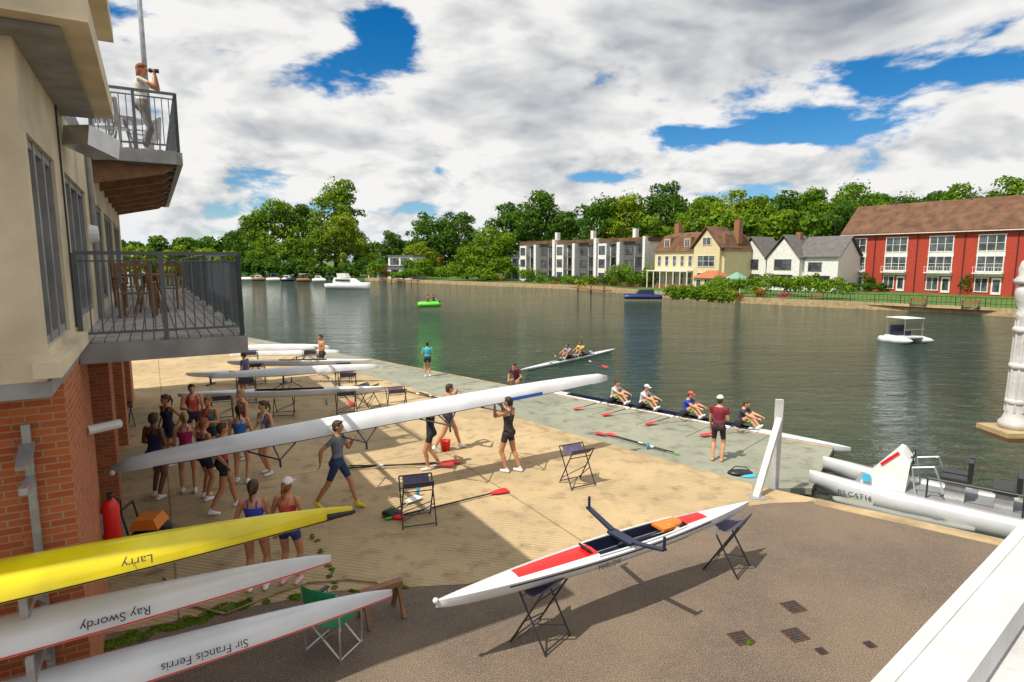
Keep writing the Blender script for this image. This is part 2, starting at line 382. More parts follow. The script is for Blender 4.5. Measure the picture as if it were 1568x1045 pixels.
# ================= foliage
def leaf_mesh(name,blobs,n,size,m,trunk=None,seed=0):
    rng=np.random.default_rng(seed)
    C=np.array([b[0] for b in blobs],float);R=np.array([b[1] for b in blobs],float)
    wgt=(R[:,0]*R[:,2]);wgt/=wgt.sum()
    k=rng.choice(len(blobs),n,p=wgt)
    d=rng.normal(size=(n,3));d/=np.linalg.norm(d,axis=1)[:,None]
    d[:,2]=np.where(d[:,2]<-.4,-d[:,2],d[:,2])
    rad=rng.uniform(.72,1.08,n)+np.where(rng.random(n)<.12,.18,0)
    p=C[k]+d*R[k]*rad[:,None]
    nn=d+rng.normal(size=(n,3))*.55; nn/=np.linalg.norm(nn,axis=1)[:,None]
    t=np.cross(nn,rng.normal(size=(n,3)));t/=np.linalg.norm(t,axis=1)[:,None]; bt=np.cross(nn,t)
    s=size*rng.uniform(.5,1.25,n)[:,None]
    V=np.stack([p-t*s,p-bt*s*.6+nn*s*.15,p+t*s*.9,p+bt*s*.65],1).reshape(-1,3)
    me=bpy.data.meshes.new(name)
    me.vertices.add(4*n);me.vertices.foreach_set('co',V.ravel())
    me.loops.add(4*n);me.loops.foreach_set('vertex_index',np.arange(4*n))
    me.polygons.add(n);me.polygons.foreach_set('loop_start',np.arange(n)*4);me.polygons.foreach_set('loop_total',np.full(n,4))
    me.update(calc_edges=True)
    bl=rng.uniform(0,.45,len(blobs));b2=rng.uniform(0,1,len(blobs))
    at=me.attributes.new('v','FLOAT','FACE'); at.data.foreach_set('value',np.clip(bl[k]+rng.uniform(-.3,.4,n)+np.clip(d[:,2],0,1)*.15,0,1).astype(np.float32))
    at=me.attributes.new('w','FLOAT','FACE'); at.data.foreach_set('value',np.clip(b2[k]+rng.uniform(-.3,.3,n),0,1).astype(np.float32))
    me.materials.append(m); return me
def tree(name,base,h,cr,kind=0,seed=0,n=6500,ls=None,low=.15,shape=1.0):
    rng=random.Random(seed); base=Vector(base)
    e=bpy.data.objects.new(name,None); scn.collection.objects.link(e); e.location=base
    mb=MB(); tr=h*.022+.12
    mb.tube((0,0,0),(0,0,h*.35),tr*1.4,tr,9); mb.tube((0,0,h*.35),(rng.uniform(-.3,.3),0,h*.75),tr,tr*.35,8)
    blobs=[];nb=44; cz=h*(low+1)/2; rz=h*(1-low)/2
    for i in range(nb):
        for _ in range(20):
            q=Vector((rng.uniform(-1,1),rng.uniform(-1,1),rng.uniform(-1,1)))
            if .3<q.length<.92: break
        wz=1-.25*max(q.z,0)*shape
        c=Vector((q.x*cr*wz,q.y*cr*wz,cz+q.z*rz*.93))
        r=cr*rng.uniform(.15,.31)
        blobs.append((c,(r,r,r*rng.uniform(.65,.95))))
        if i<9: mb.tube((0,0,h*rng.uniform(.22,.5)),c,tr*.45,tr*.1,5)
    o=bpy.data.objects.new('trunk_and_limbs',mkmesh('trunk_and_limbs',mb.v,mb.f,M_bark,True)); scn.collection.objects.link(o); o.parent=e
    blobs.append((Vector((0,0,cz)),(cr*.6,cr*.6,rz*.75)))
    o=bpy.data.objects.new('crown',leaf_mesh('crown',blobs,n,ls or max(.2,cr*.05),M_fol[kind],seed=seed)); scn.collection.objects.link(o); o.parent=e
TG=-.1
def tree_px(px,top,wpx,d,kind,seed,low=.08,n=6500,base=TG):
    t=AT(px,top,d); h=t.z-base; tree('broadleaf_tree',(t.x,t.y,base),h,wpx*d/F,kind,seed,n,low=low)
tl=[(415,300,50,200,0),(375,338,30,205,1),(462,312,38,210,1),(511,262,46,198,0),(525,322,36,185,2),(450,362,34,188,0),(400,372,28,190,0),(490,345,30,186,0),(545,345,26,196,1),(600,350,26,230,1),(562,385,20,225,0),
(655,321,42,205,1),(702,324,38,200,1),(640,368,26,190,2),(748,338,42,160,0),(715,372,26,165,0),(782,308,46,215,1),(825,288,50,205,1),(868,316,34,200,1),
(925,288,46,190,1),(965,282,42,185,2),(1022,272,46,180,1),(1075,292,40,170,0),(1115,284,46,165,2),(1165,294,44,160,0),(1205,286,42,165,1),(1250,282,46,160,0),(1310,264,54,150,0),(1290,296,40,140,1),
(1475,274,58,140,0),(1430,286,34,150,1),(1558,264,54,130,0),(1390,286,44,160,1)]
for i,(px,tp,wx,d,k) in enumerate(tl): tree_px(px,tp,wx,d,k,100+i)
def mass(name,pts,kind,n,size,seed):
    rng=random.Random(seed);bl=[]
    for (x0,t0,d0),(x1,t1,d1_) in zip(pts[:-1],pts[1:]):
        L=(AT(x0,400,d0)-AT(x1,400,d1_)).length; k=max(2,int(L/4))
        for i in range(k):
            f=(i+rng.random())/k; px=x0+(x1-x0)*f; tp=t0+(t1-t0)*f+rng.uniform(-3,9); d=d0+(d1_-d0)*f+rng.uniform(-8,8)
            t=AT(px,tp,d); r=rng.uniform(2.0,4.2)
            z=t.z-r*.8
            while z>-r*.4:
                bl.append((Vector((t.x+rng.uniform(-2,2),t.y+rng.uniform(-2,2),z)),(r,r,r*.85))); z-=r*1.1
    me=leaf_mesh(name,bl,n,size,M_fol[kind],seed=seed)
    o=bpy.data.objects.new(name,me); scn.collection.objects.link(o)
mass('distant_tree_line',[(60,368,300),(200,363,300),(300,368,290),(370,362,260)],1,16000,1.0,1)
mass('distant_tree_line',[(140,380,250),(240,376,245),(340,382,235),(380,385,220)],2,14000,.8,5)
mass('distant_tree_line',[(540,374,280),(620,368,290),(720,362,260),(900,342,230)],1,16000,.9,2)
mass('background_woodland',[(900,316,215),(1000,308,205),(1120,302,190),(1280,300,180),(1420,298,170),(1600,294,160)],1,36000,.75,3)
mass('background_woodland',[(1000,335,160),(1120,330,150),(1290,320,140)],0,20000,.6,4)
def bushes(name,items,kind_mat,n,size,seed):
    bl=[]
    rng=random.Random(seed)
    for px,py,r,h in items:
        c=P(px,py,-.1)
        for i in range(7):
            bl.append((c+Vector((rng.uniform(-.6,.6)*r,rng.uniform(-.3,.6)*r,h*rng.uniform(.25,.75))),(r*rng.uniform(.3,.5),r*rng.uniform(.3,.5),h*rng.uniform(.2,.35))))
    o=bpy.data.objects.new(name,leaf_mesh(name,bl,n,size,kind_mat,seed=seed)); scn.collection.objects.link(o)
bushes('riverside_shrubs',[(x,430+random.uniform(-3,2),random.uniform(2.5,5),random.uniform(2.5,6)) for x in range(575,800,12)],M_fol[0],14000,.35,11)
bushes('riverside_shrubs',[(x,426,random.uniform(2.5,5),random.uniform(3,7)) for x in range(365,570,12)],M_fol[1],14000,.4,12)
bushes('garden_hedge',[(790,430,3,4),(810,432,3,3.5),(835,436,2,2),(870,437,2,2),(955,440,3,4.5),(938,438,2,3),(905,438,2,2),(975,440,2,3),(1120,455,3,3),(1150,455,2.5,3.5),(1100,452,2,2.5),(1185,452,3,3.2),(1205,452,2.5,2.6),(1230,455,2.5,3),(1268,458,3,3)],M_fol[0],14000,.2,13)
bushes('dark_hedge',[(x,433+(x-800)*.035,2,2.0) for x in range(815,1010,14)]+[(x,447,1.5,1.5) for x in range(1295,1560,14)],M_fol[1],12000,.18,23)
bushes('garden_shrub',[(1330,446,1.4,3.0),(1402,448,1.5,3.0),(1484,452,1.6,3.2),(1215,440,1.6,4),(1262,445,2.5,5),(1245,448,2,3.5)],M_fol[1],6000,.16,14)
bushes('golden_shrub',[(730,420,3,6),(665,424,3,8),(1000,440,2.2,4),(1132,450,2,2.6),(890,441,1.5,1.5),(1075,450,1.5,1.5)],M_fol[2],5500,.24,15)
bushes('rust_leaved_shrub',[(672,424,2.4,7),(700,426,2,4),(592,428,2,3)],M_copper,1800,.3,16)
bushes('reed_bed',[(x,463+(x-1030)*.06,1.1,2.0) for x in range(1030,1125,8)],M_fol[0],7000,.15,17)
bushes('pink_flower_border',[(1252,440,1.8,2.6),(1240,444,1,1.4),(1275,444,1,1.3),(1200,458,.8,.8)],M_flower,1600,.14,18)
bushes('orange_flower_border',[(1205,458,.8,.9),(1165,456,1,1.2),(1030,449,1.2,1),(850,437,1,1),(1130,458,1.0,1),(765,431,2,1.5)],M_flowy,1800,.15,19)
# ================= far buildings
def win(o,x0,x1,z0,z1,nx=2,nz=1,y=0,fm=M_white,ft=.09):
    g=o.part('windows_glass',M_glass); g.box(x0,x1,y-.03,y-.002,z0,z1)
    f=o.part('window_frames',fm)
    f.box(x0-ft,x1+ft,y-.10,y-.035,z0-ft,z0);f.box(x0-ft,x1+ft,y-.10,y-.035,z1,z1+ft)
    for i in range(nx+1):
        x=x0+(x1-x0)*i/nx; w=ft if i in(0,nx) else ft*.6
        f.box(x-w/2,x+w/2,y-.11,y-.033,z0,z1)
    for i in range(1,nz):
        z=z0+(z1-z0)*i/nz; f.box(x0,x1,y-.095,y-.034,z-.03,z+.03)
def gable_roof(r,x0,x1,y0,y1,ze,zr,th=.18):
    ym=(y0+y1)/2
    for ys,yr in ((y0,ym),(y1,ym)):
        r.loft([[(x0,ys,ze),(x0,yr,zr),(x0,yr,zr+th),(x0,ys,ze+th)],[(x1,ys,ze),(x1,yr,zr),(x1,yr,zr+th),(x1,ys,ze+th)]])
def tri_gable(w,x0,x1,y,z0,z1,th=.25):
    w.loft([[(x0,y,z0),(x1,y,z0),((x0+x1)/2,y,z1)],[(x0,y+th,z0),(x1,y+th,z0),((x0+x1)/2,y+th,z1)]])
p0=P(1286,444,-.1); p1=P(1568,455.5,-.1); M=frame((p0.x,p0.y,-.1),p1-p0); L=(p1-p0).length*1.9
o=Obj('red_brick_terrace',M); W_=o.part('walls',M_redbrick); W_.box(0,L,0,9,0,9.5)
bay=(p1-p0).length/4.05
for i in range(8):
    x=bay*(i+.10); xe=x+bay*.54
    pn=o.part('white_panels',M_white)
    for z0,z1 in((5.75,6.4),(2.75,3.45)): pn.box(x,xe,-.05,.01,z0,z1)
    win(o,x+.12,xe-.12,6.5,8.7,3,2,ft=.14); win(o,x+.12,xe-.12,3.55,5.65,3,2,ft=.14); win(o,x+.12,x+(xe-x)*.5,.6,2.5,2,1,ft=.12)
    o.part('doors',M_white).box(x+(xe-x)*.62,xe-.1,-.09,-.06,.2,2.6);o.part('door_glass',M_glass).box(x+(xe-x)*.68,xe-.3,-.12,-.095,.6,2.3)
    o.part('balcony_slabs',M_white).box(x-.1,xe+.1,-.9,-.12,3.15,3.3)
    f=o.part('balcony_rails',M_white)
    f.box(x-.1,xe+.1,-.9,-.86,4.1,4.16)
    for k in range(10): f.box(x+(xe-x)*k/9-.02,x+(xe-x)*k/9+.02,-.89,-.87,3.3,4.1)
    o.part('downpipes',M_blackm).box(xe+bay*.2,xe+bay*.2+.12,-.12,-.01,0,9)
r=o.part('roof',M_rooft); gable_roof(r,-.3,L+.3,-.5,9.5,9.4,14.3)
tri=o.part('walls',M_redbrick)
for xx in(.02,L-.27): tri.add([(xx,0,9.5),(xx,9,9.5),(xx,4.5,13.8),(xx+.25,0,9.5),(xx+.25,9,9.5),(xx+.25,4.5,13.8)],[(0,1,2),(3,5,4),(0,3,4,1),(1,4,5,2),(2,5,3,0)])
o.part('gutter',M_white).box(-.3,L+.3,-.62,-.5,9.28,9.4)
for x in (L*.12,L*.34,L*.6,L*.8): o.part('roof_vents',M_slate).box(x,x+.25,4.2,4.5,14.3,15.2)
for k in range(5): o.part('party_wall_ridges',M_slate).box(bay*(k*1.0+.83),bay*(k+.83)+.12,4.3,4.8,14.2,14.65)
o.done()
p0=AT(1131,420,112);p1=AT(1282,425,98);M=frame((p0.x,p0.y,-.1),p1-p0); L=(p1-p0).length
o=Obj('white_gabled_house',M);W_=o.part('walls',M_white); W_.box(0,L,0,8,0,5.6)
gw=L*.33
for k,(gx,gz) in enumerate(((.0,9.2),(L*.345,9.3))):
    W_.box(gx+.02,gx+gw,-1.0-.2*k,0.02,0,5.6); tri_gable(W_,gx+.02,gx+gw,-1.0-.2*k,5.6,gz-.5,.3)
    r=o.part('roof',M_roofs)
    for s_ in (0,1):
        xm=gx+gw/2; xe=gx-.3 if s_==0 else gx+gw+.3
        r.loft([[(xe,-1.4-.2*k,5.3),(xm,-1.4-.2*k,gz),(xm,-1.4-.2*k,gz+.2),(xe,-1.4-.2*k,5.5)],[(xe,6,5.3),(xm,6,gz),(xm,6,gz+.2),(xe,6,5.5)]])
    win(o,gx+gw*.25,gx+gw*.75,3.6,5.2,3,2,y=-1.0-.2*k,fm=M_slate); win(o,gx+gw*.2,gx+gw*.8,.8,2.6,4,2,y=-1.0-.2*k,fm=M_slate)
win(o,L*.73,L*.85,3.4,4.7,2,1,fm=M_slate); win(o,L*.73,L*.93,.8,2.5,4,2,fm=M_slate)
gable_roof(o.part('roof',M_roofs),L*.6,L+.4,-.4,8.4,5.55,9.0)
o.part('walls',M_white).add([(L-.02,0,5.6),(L-.02,8,5.6),(L-.02,4,8.7),(L-.25,0,5.6),(L-.25,8,5.6),(L-.25,4,8.7)],[(0,1,2),(3,5,4),(0,3,4,1),(1,4,5,2),(2,5,3,0)])
o.part('chimney',M_obrick).box(L*.5,L*.5+.8,3,4,7,10); o.done()
p0=AT(1108,420,120);p1=AT(1150,420,116);M=frame((p0.x,p0.y,-.1),p1-p0);L=(p1-p0).length
o=Obj('brick_cottage',M);W_=o.part('walls',M_obrick);W_.box(0,L,0,7,0,6.5);tri_gable(W_,0,L,0,6.5,9.3)
for s_ in(0,1):
    xe=-.4 if s_==0 else L+.4
    o.part('roof',M_rooft).loft([[(xe,-.4,6.3),(L/2,-.4,9.6),(L/2,-.4,9.8),(xe,-.4,6.5)],[(xe,7,6.3),(L/2,7,9.6),(L/2,7,9.8),(xe,7,6.5)]])
win(o,L*.35,L*.65,4.6,6.2,2,1);win(o,L*.3,L*.7,1,2.6,2,1);o.done()
p0=AT(1002,424,116);p1=AT(1108,428,104);M=frame((p0.x,p0.y,-.1),p1-p0);L=(p1-p0).length
M_crm=mat('cream_stucco',(.66,.56,.34),.8,.1,2)
o=Obj('cream_villa',M);W_=o.part('walls',M_crm);W_.box(0,L,0,9,0,6.9)
W_.box(L*.62,L*.97,-.8,.02,0,7.4); tri_gable(W_,L*.62,L*.97,-.8,7.4,10.6,.3)
r=o.part('roof',M_rooft)
r.loft([[(-.3,-.4,6.8),(L+.3,-.4,6.8),(L+.3,9.4,6.8),(-.3,9.4,6.8)],[(1.0,1.4,9.6),(L-1,1.4,9.6),(L-1,7.8,9.6),(1,7.8,9.6)],[(2.2,3.5,10.3),(L-2.2,3.5,10.3),(L-2.2,6,10.3),(2.2,6,10.3)]])
for s_ in(0,1):
    xm=L*.795;xe=L*.58 if s_==0 else L*1.01
    r.loft([[(xe,-1.2,7.1),(xm,-1.2,10.8),(xm,-1.2,11.0),(xe,-1.2,7.3)],[(xe,5,7.1),(xm,5,10.8),(xm,5,11.0),(xe,5,7.3)]])
for x in(.12,.42): 
    o.part('dormers',M_obrick).box(L*x,L*x+1.7,.2,2.5,7.2,9.3); win(o,L*x+.3,L*x+1.4,7.6,8.9,2,1,y=.2)
for i in range(5):
    x=L*(.05+.115*i); win(o,x,x+.8,4.1,5.9,1,2); win(o,x,x+.8,.9,2.8,1,2)
win(o,L*.68,L*.91,4.1,5.9,3,2,y=-.8);win(o,L*.68,L*.91,.9,2.9,3,2,y=-.8);win(o,L*.74,L*.85,7.8,9,2,1,y=-.8)
o.part('veranda',M_white).box(-.2,L*.6,-2.2,-.12,3.1,3.3)
for i in range(7): o.part('veranda',M_white).box(L*.6*i/6-.08,L*.6*i/6+.08,-2.15,-2.0,0,3.1)
for x in(.08,.93):
    o.part('chimneys',M_obrick).box(L*x,L*x+1.0,4,5.2,8,12.1)
    for k in range(3): o.part('chimney_pots',M_rooft).tube((L*x+.2+.3*k,4.6,12.1),(L*x+.2+.3*k,4.6,12.6),.12,.1)
o.done()
p0=AT(1062,437,98);p1=AT(1128,438,92);M=frame((p0.x,p0.y,-.1),p1-p0);L=(p1-p0).length
o=Obj('garden_pavilion',M);o.part('walls',M_crm).box(0,L*.55,0,4,0,2.4);o.part('roof',mat('orange_tiles',(.40,.14,.06),.8,.2,3)).loft([[(-.3,-.4,2.3),(L*.58,-.4,2.3),(L*.58,4.4,2.3),(-.3,4.4,2.3)],[(1.3,1.9,3.5),(L*.58-1.4,1.9,3.5),(L*.58-1.4,2.1,3.5),(1.3,2.1,3.5)]])
win(o,.5,1.4,.6,2,1,1);win(o,2.0,3.0,.1,2.1,2,1);o.done()
o=Obj('green_marquee',frame(M@Vector((L*.66,0,0)),p1-p0));t=mat('marquee_canvas',(.18,.34,.27),.7,.1,3)
o.part('canopy',t).loft([[(0,0,2.1),(3.2,0,2.1),(3.2,3.2,2.1),(0,3.2,2.1)],[(1.5,1.5,3.3),(1.7,1.5,3.3),(1.7,1.7,3.3),(1.5,1.7,3.3)]])
for x in(.1,3.1):
    for y in(.1,3.1):o.part('posts',M_white).tube((x,y,0),(x,y,2.1),.05)
o.done()
M_panel=mat('grey_cladding',(.13,.12,.115),.7,.2,2)
p0=AT(800,420,152);p1=AT(992,424,122);M=frame((p0.x,p0.y,-.1),p1-p0);L=(p1-p0).length
o=Obj('white_modern_flats',M);W_=o.part('walls',M_white);W_.box(0,L,0,10,0,9.0)
o.part('roof',M_rooft).box(-.4,L+.4,-.7,10.4,9.0,9.75)
nb=6
for i in range(nb):
    x0=L*i/nb;x1=L*(i+1)/nb
    W_.box(x1-.5 if i<nb-1 else x1-.3,x1+.3,-1.6,-.001,0,9.9 if i%2 else 8.9)
    if i%2==0:
        W_.box(x0+.5,x0+(x1-x0)*.45,-1.3,-.002,.3,8.7)
        for z in(.8,3.7,6.5): win(o,x0+.9,x0+(x1-x0)*.38,z,z+1.6,1,1,y=-1.3,fm=M_slate)
    else:
        o.part('grey_cladding',M_panel).box(x0+.35,x0+(x1-x0)*.46,-.15,-.003,.3,8.9)
        for z in(.8,3.7,6.5): win(o,x0+.8,x0+(x1-x0)*.38,z,z+1.4,1,1,y=-.15,fm=M_white)
    for z in(.2,3.1,6.0):
        win(o,x0+(x1-x0)*.50,x1-.65,z+.1,z+2.5,3,1,fm=M_slate)
        o.part('balcony_slabs',M_panel).box(x0+(x1-x0)*.48,x1-.55,-1.5,-.12,z-.15,z+.02)
        rl=o.part('balcony_rails',M_greyrail); rl.box(x0+(x1-x0)*.48,x1-.55,-1.5,-1.45,z+.95,z+1.0)
        for k in range(9):
            xx=x0+(x1-x0)*.48+(x1-.55-x0-(x1-x0)*.48)*k/8; rl.box(xx-.02,xx+.02,-1.49,-1.46,z,z+.95)
for x in(.22,.52,.83): o.part('chimneys',M_white).box(L*x,L*x+.8,3,4,9.7,11.8)
win(o,L-2.4,L-1,6.6,8,2,1,y=0)
o.done()
p0=AT(772,421,160);p1=AT(822,421,152);M=frame((p0.x,p0.y,-.1),p1-p0);L=(p1-p0).length
o=Obj('white_modern_annexe',M);o.part('walls',M_white).box(0,L,0,8,0,6.3);o.part('roof',M_roofs).box(-.3,L+.3,-.5,8.3,6.3,6.6)
for i in range(4):
    for z in(.6,3.4): win(o,L*(i+.15)/4,L*(i+.8)/4,z,z+2.1,2,1,fm=M_slate)
o.done()
p0=AT(563,421,172);p1=AT(632,421,166);M=frame((p0.x,p0.y,-.1),p1-p0);L=(p1-p0).length
o=Obj('white_bungalow',M);o.part('walls',M_white).box(0,L,0,7,0,3.5);o.part('roof',M_roofs).box(-.4,L+.4,-.6,7.4,3.5,3.75)
o.part('walls',M_white).box(L*.45,L*.98,.5,6.8,3.75,6.3);o.part('roof',M_roofs).box(L*.43,L,.2,7,6.3,6.6)
for i in range(4): win(o,L*(i+.15)/4,L*(i+.8)/4,.5,2.6,2,1,fm=M_slate)
for i in range(2): win(o,L*(.5+.23*i),L*(.68+.23*i),4.1,5.7,2,1,y=.5,fm=M_slate)
o.done()
o=Obj('riverside_railing');f=o.part('rails',M_blackm)
ra=shore[4]+nv*4.2; ra.z=-.1; rb=ra+sv*80
for z in(.35,1.0): f.beam(ra+Vector((0,0,z)),rb+Vector((0,0,z)),.04,.05)
for i in range(0,181):
    p=ra.lerp(rb,i/180); f.beam(p,p+Vector((0,0,1.05)),.03 if i%6 else .08,.03)
o.done()
for px,py in((1250,461),(1405,470),(1485,474)):
    p=P(px,py,-.09);o=Obj('park_bench',frame((p.x,p.y,-.09),sv));b=o.part('slats',M_wood)
    for k in range(4): b.box(-.8,.8,-.25+.13*k,-.15+.13*k,.43,.47)
    for k in range(3): b.box(-.8,.8,.27,.31,.55+.14*k,.65+.14*k)
    for x in(-.7,.65):
        o.part('legs',M_blackm).box(x,x+.06,-.25,-.2,0,.43);o.part('legs',M_blackm).box(x,x+.06,.24,.30,0,.9)
    o.done()
o=Obj('landing_stage');f=o.part('timber',M_wood)
for px,py in((885,447),(905,449),(925,452)):
    p=P(px,py,WZ); f.beam(p+Vector((0,0,-.5)),p+Vector((0,0,1.5)),.25,.25)
a=P(880,446,WZ)+Vector((0,0,.7));b=P(930,452,WZ)+Vector((0,0,.7));f.beam(a,b,1.6,.15)
o.done()
for x0,x1,y0,y1 in((395,470,427,429),(590,640,432.5,434)):
    o=Obj('timber_jetty');f=o.part('timber',M_wood);a=P(x0,y0,WZ)+Vector((0,0,.6));b=P(x1,y1,WZ)+Vector((0,0,.6));f.beam(a,b,1.5,.15)
    for k in range(6):
        q=a.lerp(b,k/5);f.beam(q+Vector((0,0,-1)),q+Vector((0,0,.6)),.2,.2)
    o.done()
o=Obj('garden_wall');f=o.part('wall',M_obrick)
for (x0,y0),(x1,y1) in (((1000,441),(1125,452)),((870,436),(1000,441))):
    a=P(x0,y0-1,-.1);b=P(x1,y1-1,-.1);f.beam(a+Vector((0,0,.4)),b+Vector((0,0,.4)),.3,.8)
o.done()
# ================= clubhouse
MC=frame((-4.56,6,0),(.859,.512))
o=Obj('clubhouse',MC)
bk=o.part('brick_piers',M_brick)
for s0,s1 in((0,2.5),(6.4,7.4),(11.2,12.2),(16,18)): bk.box(-.45,0,s0,s1,0,3.7)
bk.box(-12,-.452,0,.3,0,3.7); bk.box(-12,-.452,17.7,18,0,3.7)
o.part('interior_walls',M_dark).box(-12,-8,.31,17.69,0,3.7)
dr=o.part('shutter_doors',M_fascia)
for s0,s1 in((7.41,11.19),(12.21,15.99)): dr.box(-.42,-.36,s0,s1,2.2,3.7)
sl_=o.part('floor_slab',M_fascia); sl_.box(-12.02,.02,-1.0,18.1,3.72,3.86)
cr_=o.part('rendered_walls',M_cream)
cr_.box(-.3,.0,-1.0,18,3.862,4.12)
cr_.box(-.3,.0,-1.0,18,6.0,6.75)
for s0,s1 in((-1,-.75),(1.0,1.9),(4.6,5.5),(8.5,9.2),(12.4,13.2),(17,18)): cr_.box(-.3,-.001,s0,s1,4.121,5.999)
cr_.box(-12,-.301,-1.0,-.7,3.862,6.75); cr_.box(-12,-.31,17.7,18,3.862,6.75)
cr_.box(-.08,.12,-1.10,1.55,3.90,4.04)
gl=o.part('windows_glass',M_glass);fr=o.part('window_frames',M_fascia)
for s0,s1,k in((-.75,1.0,3),(1.9,4.6,3),(5.5,8.5,3),(9.2,12.4,3),(13.2,17,4)):
    gl.box(-.14,-.11,s0,s1,4.13,5.99)
    for i in range(k+1):
        y=s0+(s1-s0)*i/k; fr.box(-.18,-.03,max(s0,y-.05),min(s1,y+.05),4.122,5.998)
    fr.box(-.17,-.04,s0+.05,s1-.05,4.122,4.2);fr.box(-.17,-.04,s0+.05,s1-.05,5.92,5.998)
cor=o.part('cornice',M_cream)
cor.box(-12,.55,-1.5,2.3,6.752,7.0); cor.box(-12,.40,-1.35,2.2,7.0,7.75); cor.box(-12,.62,-1.6,2.4,7.752,7.95)
o.part('soffit',M_fascia).box(-.2,.35,-1.3,2.1,6.70,6.748)
o.part('terrace_slab',M_fascia).box(-12,0,2.41,18.1,6.752,7.098)
up=o.part('upper_walls',M_cream); up.box(-12,-2.6,4,18,7.1,9.9); 
o.part('roof',M_roofs).box(-12.4,-2.2,3.5,18.5,9.9,10.15)
for s0 in(5,8.4,11.8,15): gl.box(-2.62,-2.57,s0,s0+2.4,7.3,9.4)
o.part('floodlight',M_alu).beam((.15,1.9,6.45),(.45,2.3,6.35),.35,.25)
o.part('wall_light',M_white).tube((0,4.9,5.35),(.12,4.9,5.35),.16,.13,14)
o.part('security_lamp',M_white).tube((0,1.7,2.75),(.35,1.9,2.75),.06,.06,10)
o.part('downpipe',M_fascia).tube((.05,5.2,3.9),(.05,5.2,6.7),.045,.045,10)
o.part('cable',M_black).path([(.015,1.5,4.1),(.015,1.5,6.7)],.012)
def balcony(o,s0,s1,x1,z,pre):
    d=o.part(pre+'_deck_boards',M_deckb); nb=int((x1)/.13)
    for i in range(nb): d.box(i*x1/nb+.008,(i+1)*x1/nb-.006,s0,s1,z-.03,z)
    b=o.part(pre+'_steel_beams',M_fascia)
    b.box(x1-.06,x1+.04,s0-.05,s1,z-.27,z-.032); b.box(.01,x1-.062,s0-.08,s0+.02,z-.27,z-.032); b.box(.01,x1-.062,s1-.08,s1,z-.27,z-.032)
    y=s0+1.2
    while y<s1-.3: b.box(.01,x1-.062,y-.05,y+.05,z-.25,z-.035); y+=1.25
    r=o.part(pre+'_railing',M_greyrail)
    def run(a,b_,posts):
        a=Vector(a);b_=Vector(b_);L=(b_-a).length;n=max(2,int(L/.115))
        r.beam(a+Vector((0,0,1.1)),b_+Vector((0,0,1.1)),.06,.045); r.beam(a+Vector((0,0,.1)),b_+Vector((0,0,.1)),.04,.03); r.beam(a+Vector((0,0,1.0)),b_+Vector((0,0,1.0)),.03,.02)
        for i in range(n+1):
            p=a.lerp(b_,i/n); r.beam(p+Vector((0,0,.1)),p+Vector((0,0,1.0)),.016,.016)
        for i in range(posts+1):
            p=a.lerp(b_,i/posts); r.beam(p+Vector((0,0,-.1)),p+Vector((0,0,1.1)),.055,.055)
    run((0.04,s0,z),(x1-.02,s0,z),2); run((x1-.02,s0,z),(x1-.02,s1,z),8); run((x1-.02,s1,z),(.04,s1,z),1)
balcony(o,1.63,18,1.9,3.9,'lower_balcony')
balcony(o,6.75,18,1.5,7.1,'upper_balcony')
b=o.part('brackets',M_wood)
for y in np.arange(6.9,18,1.6): b.loft([[(0,y,6.82),(1.4,y,6.82),(1.2,y,6.66),(0,y,6.4)],[(0,y+.12,6.82),(1.4,y+.12,6.82),(1.2,y+.12,6.66),(0,y+.12,6.4)]])
o.done()
o=Obj('boat_rack',MC);f=o.part('uprights',M_galv)
for x in(.35,-.33): f.beam((x,-.62,0) if x>0 else (x,-.06,.0),(x,-.62,.8) if x>0 else (x,-.06,3.3),.07,.06)
for z in(.55,1.15,1.78):
    f.beam((-.33,-.06,z),(-.33,-1.0,z),.07,.07); f.beam((-.33,-1.0,z-.03),(-.33,-1.0,z+.22),.06,.06); f.beam((-.33,-.08,z-.35),(-.33,-.6,z-.03),.05,.05)
f.beam((-.33,-.06,2.75),(-.33,-.5,2.75),.07,.07);f.beam((-.33,-.06,3.1),(-.33,-.4,2.95),.12,.05)
o.done()
p=AT(225,150,16.2);o=Obj('flagpole',Matrix.Translation((p.x,p.y,7.1)));o.part('pole',M_galv,True).tube((0,0,0),(0,0,7.5),.07,.045,12);o.part('base_plate',M_galv).box(-.15,.15,-.15,.15,0,.03);o.part('finial',M_galv,True).ell((0,0,7.55),(.08,.08,.08));o.done()
def chair(M,m,name='garden_chair'):
    o=Obj(name,M);f=o.part('frame',m)
    for x in(-.25,.25):
        f.beam((x,-.22,0),(x,-.22,.62),.035,.035);f.beam((x,.22,0),(x,.28,.95),.035,.035);f.beam((x,-.24,.62),(x,.25,.62),.05,.03)
    for k in range(5): f.box(-.25,.25,-.2+.085*k,-.13+.085*k,.42,.44)
    for k in range(6): f.beam((-.2+.08*k,.24,.48),(-.2+.08*k,.28,.92),.03,.015)
    f.beam((-.26,.28,.93),(.26,.28,.93),.04,.06);o.done()
def table(M,m,r=.45):
    o=Obj('garden_table',M);o.part('top',m).tube((0,0,.72),(0,0,.75),r,r,20)
    for k in range(4):
        a=k*math.pi/2+.6;o.part('legs',m).tube((.1*math.cos(a),.1*math.sin(a),.72),(.35*math.cos(a),.35*math.sin(a),0),.02)
    o.done()
def club(x,s,z,rot): return MC@Matrix.Translation((x,s,z))@Matrix.Rotation(rot,4,'Z')
table(club(.8,6.2,3.9,0),M_wood);chair(club(.6,5.2,3.9,3.0),M_wood);chair(club(1.1,7.2,3.9,-.3),M_wood);chair(club(.45,8.3,3.9,.5),M_wood)
table(club(.5,8.0,7.1,0),M_alu);chair(club(.4,7.3,7.1,2.6),M_alu);chair(club(.9,8.6,7.1,-1.3),M_alu)
